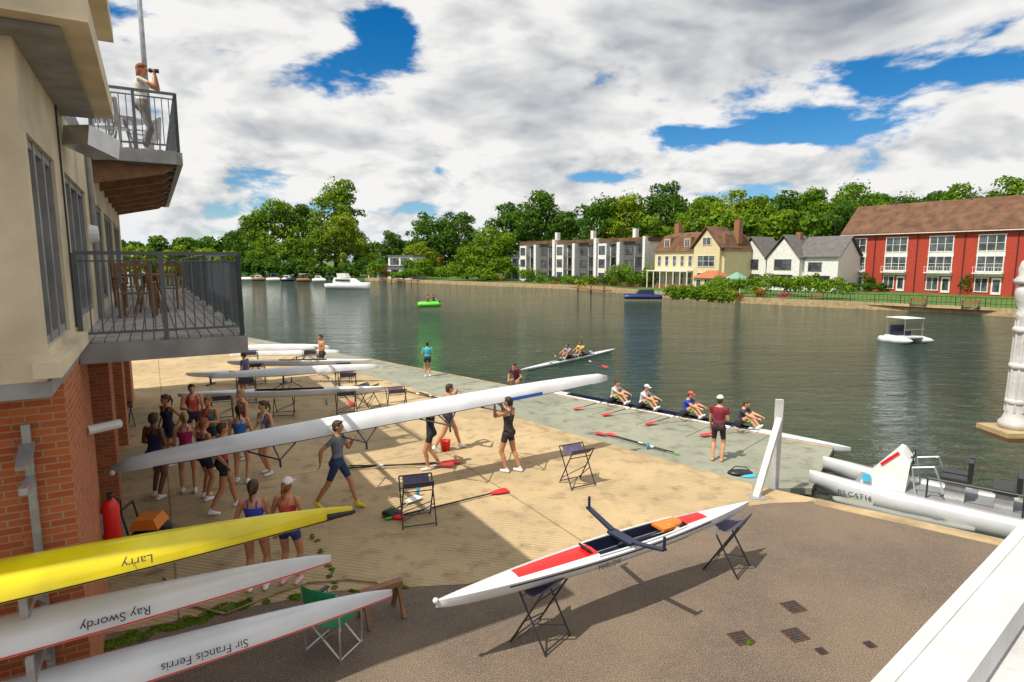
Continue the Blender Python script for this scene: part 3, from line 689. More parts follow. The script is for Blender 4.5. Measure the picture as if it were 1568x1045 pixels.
# ================= boats
def hull_sections(L,B,Dp,n=36,fine=.75,low=.25):
    secs=[]
    for j in range(n+1):
        t=j/n; x=-L/2+L*t; pr=max(math.sin(math.pi*t),0)**fine; pr=max(pr,.03)
        w=B/2*pr; dp=Dp*(low+(1-low)*pr**.5)
        secs.append((x,w,dp,t))
    return secs
def shell(o,L,B,Dp,inv=False,hm=M_whitehull,dm=None,cm=M_navy,cockpit=None,fine=.75,crown=.06,stripe=None):
    secs=hull_sections(L,B,Dp,fine=fine); s=-1 if inv else 1
    H=[];Dk=[]
    for x,w,dp,t in secs:
        H.append([(x,w*math.cos(a),-s*dp*math.sin(a)) for a in [math.pi*k/10 for k in range(11)]])
        inc=cockpit and cockpit[0]<=t<=cockpit[1]
        c=-min(.16,dp*.7) if inc else crown*(w/(B/2))
        Dk.append((x,w,s,c,inc,t))
    o.part('hull',hm,True).loft(H,caps=True,closed=False)
    d=o.part('deck',dm or hm); ck=o.part('cockpit',cm) if cockpit else None
    for a,b in zip(Dk[:-1],Dk[1:]):
        inn_=a[4] and b[4]
        def ring(q):
            x,w,s_,c,i,t=q
            if inn_: return [(x,w,0),(x,w*.8,s*.02),(x,w*.74,s*c),(x,-w*.74,s*c),(x,-w*.8,s*.02),(x,-w,0)]
            cc_=crown*(w/(B/2)); return [(x,w,0),(x,w*.6,s*cc_*.7),(x,w*.1,s*cc_),(x,-w*.1,s*cc_),(x,-w*.6,s*cc_*.7),(x,-w,0)]
        r0=ring(a);r1=ring(b)
        for k in range(5):
            tgt=ck if (inn_ and 1<=k<=3) else d
            if stripe and not inn_ and 1<=k<=3 and (stripe[0]<a[5]<stripe[1] or 1-stripe[1]<b[5]<1-stripe[0]): tgt=o.part('deck_stripes',M_red)
            tgt.add([r0[k],r0[k+1],r1[k+1],r1[k]],[(0,1,2,3)])
    return secs
def boatM(a,b):
    a=Vector(a);b=Vector(b);x=(b-a).normalized();y=Vector((0,0,1)).cross(x).normalized();z=x.cross(y);c=(a+b)/2
    return Matrix(((x.x,y.x,z.x,c.x),(x.y,y.y,z.y,c.y),(x.z,y.z,z.z,c.z),(0,0,0,1))),(b-a).length
def rigger(o,x,z,sgn,reach=.8,inv=False):
    r=o.part('riggers',M_blackm);s=-1 if inv else 1
    tip=Vector((x,sgn*reach,z+.10*s))
    for dx in(-.45,0,.4): r.tube((x+dx,sgn*.2,z),tip,.016,.016,6)
    r.tube(tip,tip+Vector((0,0,.14*s)),.02,.02,6)
def textobj(parent,body,size,Ml,m):
    c=bpy.data.curves.new('name_lettering','FONT');c.body=body;c.size=size;c.extrude=.001;c.align_x='CENTER'
    o=bpy.data.objects.new('name_lettering',c);scn.collection.objects.link(o)
    dg=bpy.context.evaluated_depsgraph_get();me=bpy.data.meshes.new_from_object(o.evaluated_get(dg));bpy.data.objects.remove(o)
    me.materials.clear();me.materials.append(m)
    o=bpy.data.objects.new('name_lettering',me);scn.collection.objects.link(o);o.parent=parent;o.matrix_local=Ml
A=Vector((-6.75,9.75,1.36));B=Vector((2.5,15.5,1.80))
M,L=boatM(A,B);o=Obj('racing_quad_boat',M);shell(o,L,.56,.31,inv=True,hm=M_whitehull,dm=M_whitehull,fine=.42,crown=.03)
for x in(-2.9,-1.3,.5,2.0):
    for sg in(-1,1): rigger(o,x,-.02,sg,.75,True)
o.part('bow_ball',M_white,True).ell((-L/2,0,0),(.05,.05,.05))
o.part('name_band',M_blue).beam((2.2,-.282,.05),(3.2,-.268,.05),.008,.08)
hs_=hull_sections(L,.56,.31,fine=.42)
for a,b in zip(hs_[2:-3],hs_[3:-2]): o.part('gunwale_line',M_blackm).beam((a[0],-a[1]-.001,.008),(b[0],-b[1]-.001,.008),.006,.012)
o.done()
def rackboat(name,tip,z,m,txt,ext=7.4,wid=.52,black=False,d=(.859,.512),fine=.8):
    tip=Vector((tip.x,tip.y,z));dv=Vector((d[0],d[1],0)).normalized();M,L=boatM(tip-dv*ext,tip)
    o=Obj(name,M);shell(o,L,wid,.27,inv=True,hm=m,dm=m,fine=fine,crown=.03)
    secs=hull_sections(L,wid,.27,fine=fine)
    g=o.part('gunwale_line',M_red if m==M_whitehull else M_black)
    for a,b in zip(secs[:-1],secs[1:]): g.beam((a[0],-a[1]-.001,.012),(b[0],-b[1]-.001,.012),.008,.012)
    if black:o.part('bow_tip',M_black,True).tube((L/2-.30,0,.04),(L/2+.03,0,.03),.06,.02,10)
    e=o.done()
    ml=Matrix.Translation((L/2-2.1,-wid/2*.84,.145))@Matrix.Rotation(math.radians(46),4,'X')@Matrix.Rotation(math.pi,4,'Z')
    textobj(e,txt,.12,ml,M_navy)
t1=P(540,788,2.0);rackboat('yellow_racing_boat',t1,2.0,M_yellow,'Larry',wid=.60,black=True,fine=.9)
t2=P(507,862,1.38);rackboat('white_racing_boat',t2,1.38,M_whitehull,'Ray Swordy',wid=.54)
t3=P(600,914,.72);rackboat('white_racing_boat',t3,.72,M_whitehull,'Sir Francis Ferris',wid=.54)
def trestle(p,yaw,h=.85,w=.62):
    o=Obj('sling_trestle',Matrix.Translation(p)@Matrix.Rotation(yaw,4,'Z'));f=o.part('frame',M_blackm);hw=w/2
    for s_,x in((1,hw),(-1,hw-.035)):
        for sg in(-1,1): f.tube((sg*x,-.27*s_,0),(sg*x,.24*s_,h),.014,.014,6)
        f.tube((-x,.24*s_,h),(x,.24*s_,h),.014,.014,6);f.tube((-x,-.25*s_,.05),(x,-.25*s_,.05),.012,.012,6);f.tube((-x,.12*s_,h*.77),(x,.12*s_,h*.77),.010,.010,6)
        f.tube((-x,-.2*s_,.13),(x,-.06*s_,.36),.009,.009,6)
    c=o.part('sling',M_purple);R=[]
    for k in range(9):
        t=k/8;y=-.24+.48*t;z=h-.16*math.sin(math.pi*t);R.append([(-hw+.06,y,z),(hw-.06,y,z),(hw-.06,y,z+.006),(-hw+.06,y,z+.006)])
    c.loft(R);o.done()
A=P(667,920,.98);B=P(1146,768,1.02)
M,L=boatM(A,B);o=Obj('single_scull_boat',M);shell(o,L,.52,.24,cockpit=(.40,.74),fine=.8,crown=.05,stripe=(.18,.39),cm=M_navy)
r=o.part('riggers',M_navy)
for sg in(-1,1):
    r.loft([[(.05+dx,sg*.22,.05),(.05+dx,sg*.80,.20)]+[(.05+dx,sg*.80,.225),(.05+dx,sg*.22,.09)] for dx in(0,.08)])
    r.tube((.1,sg*.78,.22),(.1,sg*.78,.38),.02,.02,8)
r.box(.0,.16,-.24,.24,.045,.08)
o.part('seat',M_orange).box(.75,.98,-.13,.13,.02,.06);o.part('seat_pad',M_orange,True).ell((1.05,0,.05),(.16,.12,.05))
o.part('foot_stretcher',M_blackm).beam((-.45,0,-.05),(-.6,0,.10),.22,.03)
o.part('slides',M_alu).box(.1,1.2,-.1,-.08,-.1,-.07);o.part('slides',M_alu).box(.1,1.2,.08,.1,-.1,-.07)
o.part('coaming',M_white).path([(-.5,.21,.03),(0,.225,.03),(.7,.21,.03),(1.2,.17,.03)],.012);o.part('coaming',M_white).path([(-.5,-.21,.03),(0,-.225,.03),(.7,-.21,.03),(1.2,-.17,.03)],.012)
o.part('bow_ball',M_white,True).ell((-L/2,0,0),(.035,.035,.035))
o.part('rudder',M_white).beam((L/2-.9,0,-.2),(L/2-.7,0,-.36),.01,.12)
hs_=hull_sections(L,.52,.24,fine=.8)
for a,b in zip(hs_[6:-8],hs_[7:-7]): o.part('hull_stripe',M_blackm).beam((a[0],-a[1]*.985-.004,-.035),(b[0],-b[1]*.985-.004,-.035),.006,.018)
e=o.done()
textobj(e,'MARLOW',.09,Matrix.Translation((-.35,-.262,-.135))@Matrix.Rotation(math.radians(78),4,'X'),M_navy)
bd=(B-A).normalized();yb=math.atan2(bd.y,bd.x)+math.pi/2
for t in(.27,.92):
    p=A.lerp(B,t);trestle((p.x,p.y,0),yb+math.pi/2+.35,.86)
for px,py,yw,h in((883,742,.5,.85),(640,800,.3,.85),(608,632,.4,.8),(565,625,1.2,.8),(436,636,.2,.8),(185,655,.8,.8)):
    p=P(px,py,0);trestle((p.x,p.y,.004),yw,h)
for i,((x0,y0),(x1,y1),z,w_) in enumerate((((272,603),(590,592),.9,.42),((320,580),(580,564),.95,.42),((348,553),(568,551),.95,.4),((352,536),(505,534),1.0,.4),((284,571),(470,568),.5,.38),((352,545),(520,541),.5,.4))):
    a=P(x0,y0,z);b=P(x1,y1,z);M,L=boatM(a,b);o=Obj('racing_shell_boat',M);inv=i%2==1
    shell(o,L,w_,.24,inv=inv,cockpit=None if inv else (.35,.7),fine=.6)
    if not inv:
        for sg in(-1,1): rigger(o,.1,.03,sg,.7)
    o.done()
    for t in(.2,.8):
        p=a.lerp(b,t)
        if z>.6: trestle((p.x,p.y,.004),.4,z-.1)
        else:
            o=Obj('boat_cradle',Matrix.Translation((p.x,p.y,0)));o.part('frame',M_blackm).box(-.05,.05,-.3,.3,.0,.06);o.part('frame',M_blackm).box(-.03,.03,-.03,.03,.06,.3);o.done()
def oar(a,b,m=M_red,wd=.12,name='sculling_oar'):
    a=Vector(a);b=Vector(b);M,l=boatM(a,b);o=Obj(name,M)
    o.part('shaft',M_black,True).tube((-l/2+.15,0,0),(l/2-.35,0,0),.02,.016,8);o.part('grip',M_green,True).tube((-l/2,0,0),(-l/2+.16,0,0),.024,.022,8)
    o.part('collar',M_white,True).tube((-l/2+.8,0,0),(-l/2+.95,0,0),.032,.032,8)
    bl=o.part('blade',m);x0=l/2-.42
    bl.loft([[(x0+dx,-w1,-.006),(x0+dx,w2,.004),(x0+dx,w2,.014),(x0+dx,-w1,.006)] for dx,w1,w2 in((0,.02,.02),(.08,.05,.06),(.2,wd*.8,.09),(.34,wd,.1),(.43,wd*.9,.085))]);o.done()
def oarpx(x0,y0,x1,y1,z=.05,z2=.05,m=M_red): oar(P(x0,y0,z),P(x1,y1,z2),m)
oarpx(590,795,776,750);oarpx(520,718,705,706,.06,.06);oarpx(588,790,640,760,.06,.06,M_white);oarpx(525,714,695,710,.10,.10)
oarpx(1040,695,912,662,-.28,-.28);oarpx(1020,690,930,664,-.3,-.3);oarpx(618,598,700,618,.05,.05);oarpx(640,600,690,616,.05,.05)
oarpx(500,575,540,620,.3,.1,M_red)
A=dk[5].lerp(dk[0],.46)+outv*.40;B=dk[0]+outv*.40+edock*.35;A.z=B.z=-.34
def along(px):
    lo,hi=0,1
    for _ in range(40):
        m_=(lo+hi)/2;q=A.lerp(B,m_);x=784+F*q.x/(q.y*CP-(q.z-EYE)*SP)
        if x<px:lo=m_
        else:hi=m_
    return A.lerp(B,lo)
M,L=boatM(A,B);o=Obj('quad_scull_boat',M);shell(o,L,.60,.34,cockpit=(.22,.78),fine=.5)
rowpos=[along(x) for x in(938,982,1048,1132)]
for q in rowpos:
    xl=(M.inverted()@q).x
    for sg in(-1,1): rigger(o,xl+.3,.06,sg,.75)
o.done()
A2=P(797,566,-.52);B2=P(942,534,-.52);M2,L2=boatM(A2,B2);o=Obj('double_scull_boat',M2);shell(o,L2,.5,.18,cockpit=(.32,.72),fine=.6)
for x in(-.6,1.1):
    for sg in(-1,1): rigger(o,x,.06,sg,.7)
o.done()
oar(P(858,548,-.2),P(823,538,-.5));oar(P(866,550,-.2),P(838,556,-.5),M_white);oar(P(885,547,-.2),P(930,563,-.5));oar(P(885,545,-.2),P(905,538,-.5),M_white)
# ================= people
def ik(a,b,l1,l2,hint):
    d=b-a;ds=min(max(d.length,.05),(l1+l2)*.995);dn=d.normalized();b=a+dn*ds
    x=(l1*l1-l2*l2+ds*ds)/(2*ds);h=math.sqrt(max(l1*l1-x*x,0));p=hint-dn*hint.dot(dn)
    if p.length<1e-4:p=Vector((0,1,0))
    p.normalize();return a+dn*x+p*h,b
def skinm(t): 
    return mat('skin_%d'%t,[(.60,.31,.18),(.50,.23,.12),(.17,.08,.05)][t],.5,.1,10)
def cloth(c): return mat('cloth_%02x%02x%02x'%tuple(int(x*255) for x in c),c,.85,.2,12,.3,40)
HAIR=[mat('hair_brown',(.06,.03,.015),.6,.5,30,.5,60),mat('hair_auburn',(.28,.09,.02),.6,.4,30,.5,60),mat('hair_dark',(.018,.013,.01),.55,.5,30,.5,60),mat('hair_blonde',(.38,.25,.10),.6,.3,30,.5,60)]
def person(name,loc,yaw,h=1.75,top=(.02,.03,.1),bottom=(.02,.02,.03),skin=0,hair=0,style='singlet',feet=None,hands=None,pelvis=None,lean=0,turn=0,nod=0,shoes=(.8,.8,.8),female=False,cap=None,legcover=.42,longhair=False,vox=.017,side=0,knee=(0,1,0),elbow=None,extra=None,second=None,hold=False):
    V=Vector
    pel=V(pelvis) if pelvis else V((0,0,.94))
    feet=feet or [(-.11,.0,.0),(.11,.03,.0)]
    R=Matrix.Rotation(-lean,3,'X')@Matrix.Rotation(side,3,'Y')
    tor=lambda x,y,z: pel+R@V((x,y,z))
    sw=.168 if female else .19; hw=.10 if female else .095
    fm=.9 if female else 1.0
    sh_=[tor(-sw,0,.47),tor(sw,0,.47)];hp=[pel+V((-hw,0,-.03)),pel+V((hw,0,-.03))]
    neck=tor(0,0,.53);hd=neck+R@V((0,.035,.155))
    HR=Matrix.Rotation(turn,3,'Z')@Matrix.Rotation(-lean*.4-nod,3,'X')
    body=MB();segs=[]
    def cap_(a,b,r0,r1,reg):
        body.tube(a,b,r0,r1,10);body.ell(a,(r0,r0,r0),10,6);body.ell(b,(r1,r1,r1),10,6);segs.append((a,b,r0,r1,reg))
    secs=[(-.11,.10,.085),(-.05,.155*(1.05 if female else 1),.11),(.03,.165*(1.03 if female else .98),.118),(.12,.142*fm,.10),(.19,.128*fm,.092),(.28,.148*fm,.108),(.37,.168*fm,.118),(.44,.172*fm,.105),(.49,.13*fm,.08),(.53,.062,.06)]
    rings=[]
    for z,rx,ry in secs:
        rings.append([tor(rx*math.cos(2*math.pi*i/16),ry*math.sin(2*math.pi*i/16)-(.02 if z<.06 else 0)*1,z) for i in range(16)])
    body.loft(rings);segs.append((tor(0,0,-.08),tor(0,0,.50),.13,.13,'torso'))
    if female:
        for sx_ in(-1,1): body.ell(tor(sx_*.07,.085,.33),(.062,.055,.06),10,6)
    for sx_ in(-1,1): body.ell(tor(sx_*.08,-.07,-.02),(.085,.08,.09),10,6)
    cap_(tor(0,0,.47),neck+R@V((0,.02,.08)),.058,.052,'neck')
    for i in(0,1):
        f=V(feet[i][:3]);ank=f+V((0,-.03,.085))
        kn,ank=ik(hp[i],ank,.44,.42,V(knee)+V((.15*(1 if i else -1),0,0)))
        cap_(hp[i],kn,.088,.058,'thigh%d'%i);mid=kn.lerp(ank,.32)+V((0,-.012,0))
        cap_(kn,mid,.056,.055,'calfa');cap_(mid,ank,.055,.037,'calfb')
        fa=feet[i][3] if len(feet[i])>3 else 0
        dr=Matrix.Rotation(fa,3,'X')@V((0,1,0));dr.normalize()
        s0=ank+V((0,0,-.045))-dr*.04
        cap_(s0,ank+V((0,0,-.05))+dr*.14,.042,.034,'shoe');cap_(ank+V((0,0,.02)),ank+V((0,0,-.03)),.04,.042,'shoe')
    hands=hands or [(-.24,.08,.80),(.24,.08,.80)]
    hm=MB()
    for i in(0,1):
        s_=-1 if i==0 else 1
        tg=V(hands[i]);hint=V(elbow[i]) if elbow else V((s_*.35,-.6,-.3))
        el,wr=ik(sh_[i],tg,.29,.25,hint)
        cap_(sh_[i],el,.052*fm+.002,.041*fm,'uarm');cap_(el,el.lerp(wr,.3),.041*fm,.042*fm,'farm');cap_(el.lerp(wr,.3),wr,.042*fm,.026,'farm')
        d=(wr-el).normalized();sd_=d.cross(V((0,1,0.2)));sd_=sd_.normalized() if sd_.length>.1 else V((1,0,0));nr=d.cross(sd_).normalized()
        rot=Matrix((sd_,nr,d)).transposed();pc=wr+d*.05
        hm.ell(pc,(.042,.018,.058),10,6,rot)
        cl_=.75 if hold else .3
        for k in range(4):
            b0=pc+d*.04+sd_*(-.03+.02*k);ln=[.034,.04,.042,.032][k]
            m1=b0+(d*math.cos(cl_)+nr*math.sin(cl_))*ln;m2=m1+(d*math.cos(cl_*2.2)+nr*math.sin(cl_*2.2))*ln*.85
            hm.tube(b0,m1,.0095,.009,6);hm.tube(m1,m2,.009,.007,6);hm.ell(m2,(.007,.007,.007),6,4)
        b0=pc-sd_*.036;m1=b0+(-sd_*.6+d*.7+nr*.4).normalized()*.04;m2=m1+(-sd_*.1+d*.8+nr*.6).normalized()*.03
        hm.tube(b0,m1,.011,.01,6);hm.tube(m1,m2,.01,.008,6)
    def hx(x,y,z):return hd+HR@V((x,y,z))
    body.ell(hd,(.076,.093,.105),14,10,HR);body.ell(hx(0,.022,-.055),(.056,.066,.062),12,8,HR);segs.append((hx(0,0,-.03),hx(0,0,.05),.09,.09,'head'))
    body.ell(hx(0,.098,-.018),(.014,.018,.024),8,6,HR)
    for s_ in(-1,1): body.ell(hx(s_*.078,-.005,-.01),(.012,.022,.032),8,6,HR)
    me=mkmesh('b',body.v,body.f,None);ob=bpy.data.objects.new('b',me);scn.collection.objects.link(ob)
    md=ob.modifiers.new('r','REMESH');md.mode='VOXEL';md.voxel_size=vox
    sm=ob.modifiers.new('s','SMOOTH');sm.factor=.5;sm.iterations=2
    dg=bpy.context.evaluated_depsgraph_get();m2=bpy.data.meshes.new_from_object(ob.evaluated_get(dg));bpy.data.objects.remove(ob)
    nv_=len(m2.vertices);co_=np.empty(nv_*3);m2.vertices.foreach_get('co',co_);co_=co_.reshape(-1,3)
    faces=[tuple(p.vertices) for p in m2.polygons]
    fc=np.array([co_[list(f)].mean(0) for f in faces])
    best=np.full(len(fc),1e9);reg=np.zeros(len(fc),int);tt=np.zeros(len(fc))
    for si,(a,b,r0,r1,rg) in enumerate(segs):
        a_=np.array(a);ab=np.array(b)-a_;t=np.clip(((fc-a_)@ab)/(ab@ab+1e-9),0,1)
        ds=np.linalg.norm(fc-a_-t[:,None]*ab,axis=1)-(r0+(r1-r0)*t)
        k=ds<best;best[k]=ds[k];reg[k]=si;tt[k]=t[k]
    mi=np.zeros(len(fc),int)
    Ri=np.array(R.inverted());lz=((fc-np.array(pel))@Ri.T)
    for i in range(len(fc)):
        rg=segs[reg[i]][4];z=lz[i][2];x=abs(lz[i][0])
        if rg=='torso':
            if z<.10: mi[i]=2
            elif style=='tee': mi[i]=1 if z<.505 else 0
            elif style=='none': mi[i]=0
            else:
                back=lz[i][1]<0
                mi[i]=1 if (z<.40 or (z<.50 and .045<x<.125 - (.05 if back else 0))) else 0
            if second and mi[i]==1 and (x>.085): mi[i]=7
        elif rg=='uarm' and style=='tee' and tt[i]<.55: mi[i]=1
        elif rg.startswith('thigh') and (tt[i]<legcover or legcover>=1): mi[i]=2
        elif rg=='shoe': mi[i]=3
        if legcover>1 and rg.startswith('calf'): mi[i]=2
    verts=[tuple(c) for c in co_];mlist=list(mi)
    def join(mb_,idx):
        o_=len(verts);verts.extend(mb_.v);faces.extend([tuple(j+o_ for j in f) for f in mb_.f]);mlist.extend([idx]*len(mb_.f))
    join(hm,0)
    hr=MB();hr.ell(hx(0,-.018,.022),(.085,.098,.100),16,10,HR);hr.ell(hx(0,-.05,-.02),(.074,.062,.085),12,8,HR)
    if cap is None: hr.ell(hx(0,.035,.075),(.062,.05,.036),10,6,HR)
    if female:
        if longhair:
            hr.ell(hx(0,-.06,-.08),(.085,.05,.13),12,8,HR);hr.ell(hx(.05,.0,.06),(.06,.08,.06),10,6,HR);hr.ell(hx(-.06,-.02,-.04),(.035,.06,.09),10,6,HR)
        else:
            hr.ell(hx(0,-.115,.05),(.03,.03,.03),8,6,HR);hr.tube(hx(0,-.12,.05),hx(0,-.165,-.08),.03,.022,8);hr.tube(hx(0,-.165,-.08),hx(0,-.14,-.2),.022,.006,8)
    join(hr,4)
    ey=MB()
    for s_ in(-1,1): ey.ell(hx(s_*.030,.083,.008),(.010,.007,.007),8,6,HR)
    join(ey,5);lp=MB();lp.ell(hx(0,.086,-.062),(.022,.006,.006),8,6,HR);join(lp,6)
    mats=[skinm(skin),cloth(top),cloth(bottom),cloth(shoes),HAIR[hair],mat('eye_dark',(.02,.02,.02),.2,0,5),mat('lips',(.35,.08,.07),.5,0,5),cloth(second or top)]
    if cap:
        cp=MB();n=16;R0=[]
        for ph in (0,.35,.7,1.05,1.4,1.55):
            R0.append([hx(.092*math.cos(ph)*math.cos(2*math.pi*i/n),-.008+.108*math.cos(ph)*math.sin(2*math.pi*i/n),.035+.095*math.sin(ph)) for i in range(n)])
        cp.loft(R0)
        cp.loft([[hx(x_,.09,.045) for x_ in(-.07,-.03,.03,.07)]+[hx(x_,.09,.037) for x_ in(.07,.03,-.03,-.07)],[hx(x_*.8,.165,.03) for x_ in(-.07,-.03,.03,.07)]+[hx(x_*.8,.165,.022) for x_ in(.07,.03,-.03,-.07)]])
        join(cp,8);mats.append(cloth(cap))
    if extra:
        for mb_,m_ in extra(V,hx,tor):
            mats.append(m_);join(mb_,len(mats)-1)
    fm_=bpy.data.meshes.new(name);fm_.from_pydata(verts,[],faces)
    for m_ in mats: fm_.materials.append(m_)
    fm_.polygons.foreach_set('material_index',np.array(mlist,dtype=np.int32));fm_.shade_smooth()
    ob=bpy.data.objects.new(name,fm_);scn.collection.objects.link(ob)
    s=h/1.75;ob.location=loc;ob.rotation_euler=(0,0,yaw);ob.scale=(s,s,s);return ob
G=.004
STR=[(-.1,.36,0,-.25),(.1,-.38,.06,-.7)]
def pp(px,py,z=G): return P(px,py,z)
person('standing_woman',pp(396,903),.15,1.72,(.03,.06,.42),(.55,.15,.16),1,0,'singlet',female=True,hands=[(-.22,.22,1.02),(.24,.12,.86)],shoes=(.8,.8,.8),legcover=.30,vox=.014)
person('standing_woman',pp(446,893),-.15,1.68,(.60,.10,.03),(.03,.04,.20),1,1,'singlet',female=True,hands=[(-.20,.22,1.05),(.22,.22,1.0)],shoes=(.75,.5,.5),cap=(.7,.7,.7),legcover=.35,vox=.014,second=(.5,.02,.05))
person('rowing_crew_carrier',pp(520,779),-math.pi/2-.1,1.82,(.16,.18,.22),(.02,.04,.12),1,0,'tee',feet=STR,hands=[(-.05,.30,1.36),(.22,-.25,.98)],shoes=(.75,.6,.02),legcover=.75,vox=.014,turn=.1)
person('rowing_crew_carrier',pp(778,722),math.pi/2-.5,1.80,(.03,.025,.03),(.03,.025,.03),1,2,'singlet',feet=[(-.1,.02,0),(.1,-.22,0)],hands=[(-.08,.30,1.52),(.16,.28,1.55)],shoes=(.8,.75,.75),legcover=.45,vox=.014,lean=-.05,hold=True,elbow=[(-.3,.1,-1),(.3,.1,-1)])
person('rowing_crew_carrier',pp(660,718),math.pi/2+.3,1.70,(.02,.02,.03),(.02,.02,.03),1,0,'singlet',feet=[(-.1,.12,0),(.1,-.18,.03,-.3)],hands=[(-.1,.2,1.50),(.2,.2,1.5)],legcover=.5,shoes=(.75,.75,.75))
person('rowing_crew_carrier',pp(688,690),-1.2,1.78,(.55,.04,.02),(.03,.03,.05),1,0,'singlet',feet=STR,hands=[(-.1,.25,1.5),(.2,.25,1.5)],legcover=.4)
grp=[(243,762,1.82,-.3,(.02,.025,.08),(.03,.04,.15),2,(.5,.12,.03)),(290,754,1.76,.4,(.45,.02,.10),(.02,.02,.04),0,(.3,.02,.15)),(318,764,1.72,-.5,(.05,.05,.06),(.02,.02,.05),1,(.6,.1,.05)),
(346,782,1.80,-.9,(.02,.10,.06),(.02,.02,.03),1,(.55,.04,.03)),(372,739,1.78,.2,(.03,.15,.5),(.03,.03,.10),0,(.7,.7,.7)),(410,726,1.76,2.6,(.62,.62,.62),(.02,.02,.03),0,(.1,.1,.2)),
(376,702,1.78,2.4,(.5,.05,.03),(.03,.03,.08),0,(.1,.1,.4)),(326,717,1.76,3.0,(.55,.06,.04),(.03,.03,.06),1,(.02,.2,.2)),(262,712,1.76,2.8,(.02,.02,.05),(.02,.02,.05),1,(.2,.02,.1)),(300,690,1.78,-2.6,(.5,.1,.05),(.02,.02,.05),0,(.4,.02,.02))]
hnds=[[(-.2,.22,1.05),(.2,.22,1.05)],[(-.24,.08,.8),(.24,.08,.8)],[(-.15,.28,1.2),(.24,.1,.85)],[(-.28,.0,.98),(.28,.0,.98)],[(-.24,.08,.82),(.15,.25,1.15)]]
for i,(x,y,h,yw,t,b,sk,s2) in enumerate(grp):
    person('rowing_crew_member',pp(x,y),yw,h,t,b,sk%3,[0,3,1,0,2][i%5],'singlet',female=i%3!=0,hands=hnds[i%5],legcover=[.4,.3,.5][i%3],second=s2 if i%2 else None,feet=[(-.12,.05,0),(.12,-.06,0)] if i!=3 else [(-.1,.25,0),(.12,-.25,.03,-.3)],turn=.3*math.sin(i*2.1),vox=.018)
person('rowing_crew_member',pp(494,574),2.4,1.78,(.5,.18,.06),(.04,.03,.04),1,0,'none',hands=[(-.15,.25,1.2),(.25,.0,.9)],vox=.02)
person('rowing_crew_member',pp(378,612),1.5,1.75,(.1,.1,.2),(.04,.03,.04),0,0,'tee',vox=.02)
person('child_on_dock',P(655,577,-.346),.3,1.62,(.05,.45,.55),(.02,.02,.03),1,2,'tee',hands=[(-.14,.2,1.2),(.14,.2,1.2)],female=False,vox=.02)
person('coach_in_cap',P(1098,706,-.346),-.5,1.78,(.22,.02,.04),(.05,.02,.03),0,0,'tee',hands=[(-.22,.15,.85),(.10,.25,1.15)],cap=(.75,.75,.7),legcover=.75,shoes=(.6,.3,.15),vox=.014)
def rower(q,yaw,top,cap=None,sk=0,reach=.62,lean=.25,nm='seated_rower'):
    person(nm,(q.x,q.y,q.z-.02),yaw,1.75,top,(.02,.02,.03),sk,0,'tee',pelvis=(0,0,.14),lean=lean,feet=[(-.10,.62,.02,.9),(.10,.62,.02,.9)],hands=[(-.16,reach,.42),(.16,reach,.42)],knee=(0,.1,1),cap=cap,legcover=.6,hold=True,vox=.018,elbow=[(-.4,0,-.6),(.4,0,-.6)])
yd=math.atan2(edock.y,edock.x)-math.pi/2
for q,t,c in zip(rowpos,[(.62,.6,.6),(.65,.65,.7),(.03,.06,.45),(.06,.05,.08)],[None,(.7,.7,.7),(.6,.1,.08),None]): rower(q,yd,t,c)
for q in rowpos:
    b0=q-outv*.25+edock*.45;b0.z=-.02;b1=q-outv*1.9-edock*.35;b1.z=-.30;oar(b0,b1)
q=A.lerp(B,.06)-outv*.75;q.z=-.33
person('crouching_boatman',q,yd-1.2,1.75,(.12,.02,.05),(.03,.02,.03),1,0,'tee',pelvis=(0,0,.45),lean=.5,feet=[(-.12,.15,0),(.12,.2,0)],hands=[(-.2,.45,.5),(.2,.45,.5)],vox=.02)
y2=math.atan2((B2-A2).y,(B2-A2).x)-math.pi/2+math.pi
for f_,t in((.46,(.25,.30,.45)),(.60,(.55,.5,.1))): rower(A2.lerp(B2,f_),y2,t,sk=1)
def camx(V,hx,tor):
    m=MB();c=hx(0,.15,0);m.ell(c,(.07,.04,.045),8,6);m.tube(hx(0,.16,0),hx(0,.30,0),.035,.042,12);return [(m,M_black)]
pw=AT(224,236,12.75)
person('photographer_woman',(pw.x,pw.y,7.1),-math.pi/2+.35,1.76,(.70,.66,.58),(.22,.20,.19),1,1,'tee',female=True,longhair=True,hands=[(-.09,.26,1.54),(.09,.26,1.52)],elbow=[(-.4,0,-1),(.4,0,-1)],legcover=1.5,extra=camx,vox=.014,hold=True)
# ================= water craft
M_,L=boatM(P(503,440,-.35),P(567,441,-.35));o=Obj('cabin_cruiser',M_)
h=o.part('hull',M_whitehull,True);R=[]
for t in np.linspace(0,1,14):
    w=1.4*min(1,(1-t)**.5*1.5+.02);x=-L/2+L*t;zt=.75+.35*t;R.append([(x,w,zt),(x,w*.9,0),(x,w*.5,-.45),(x,-w*.5,-.45),(x,-w*.9,0),(x,-w,zt)])
h.loft(R)
o.part('cabin',M_white).loft([[(-L*.32,1.1,.8),(L*.26,.8,.9),(L*.26,-.8,.9),(-L*.32,-1.1,.8)],[(-L*.30,1.0,1.95),(L*.10,.8,1.8),(L*.10,-.8,1.8),(-L*.30,-1.0,1.95)]])
o.part('cabin_windows',M_glass).box(-L*.25,L*.08,-1.13,-.85,1.3,1.65)
o.part('flybridge',M_white).loft([[(-L*.22,.8,1.95),(L*.0,.7,1.95),(L*.0,-.7,1.95),(-L*.22,-.8,1.95)],[(-L*.24,.8,2.8),(-.05*L,.7,2.8),(-.05*L,-.7,2.8),(-L*.24,-.8,2.8)]])
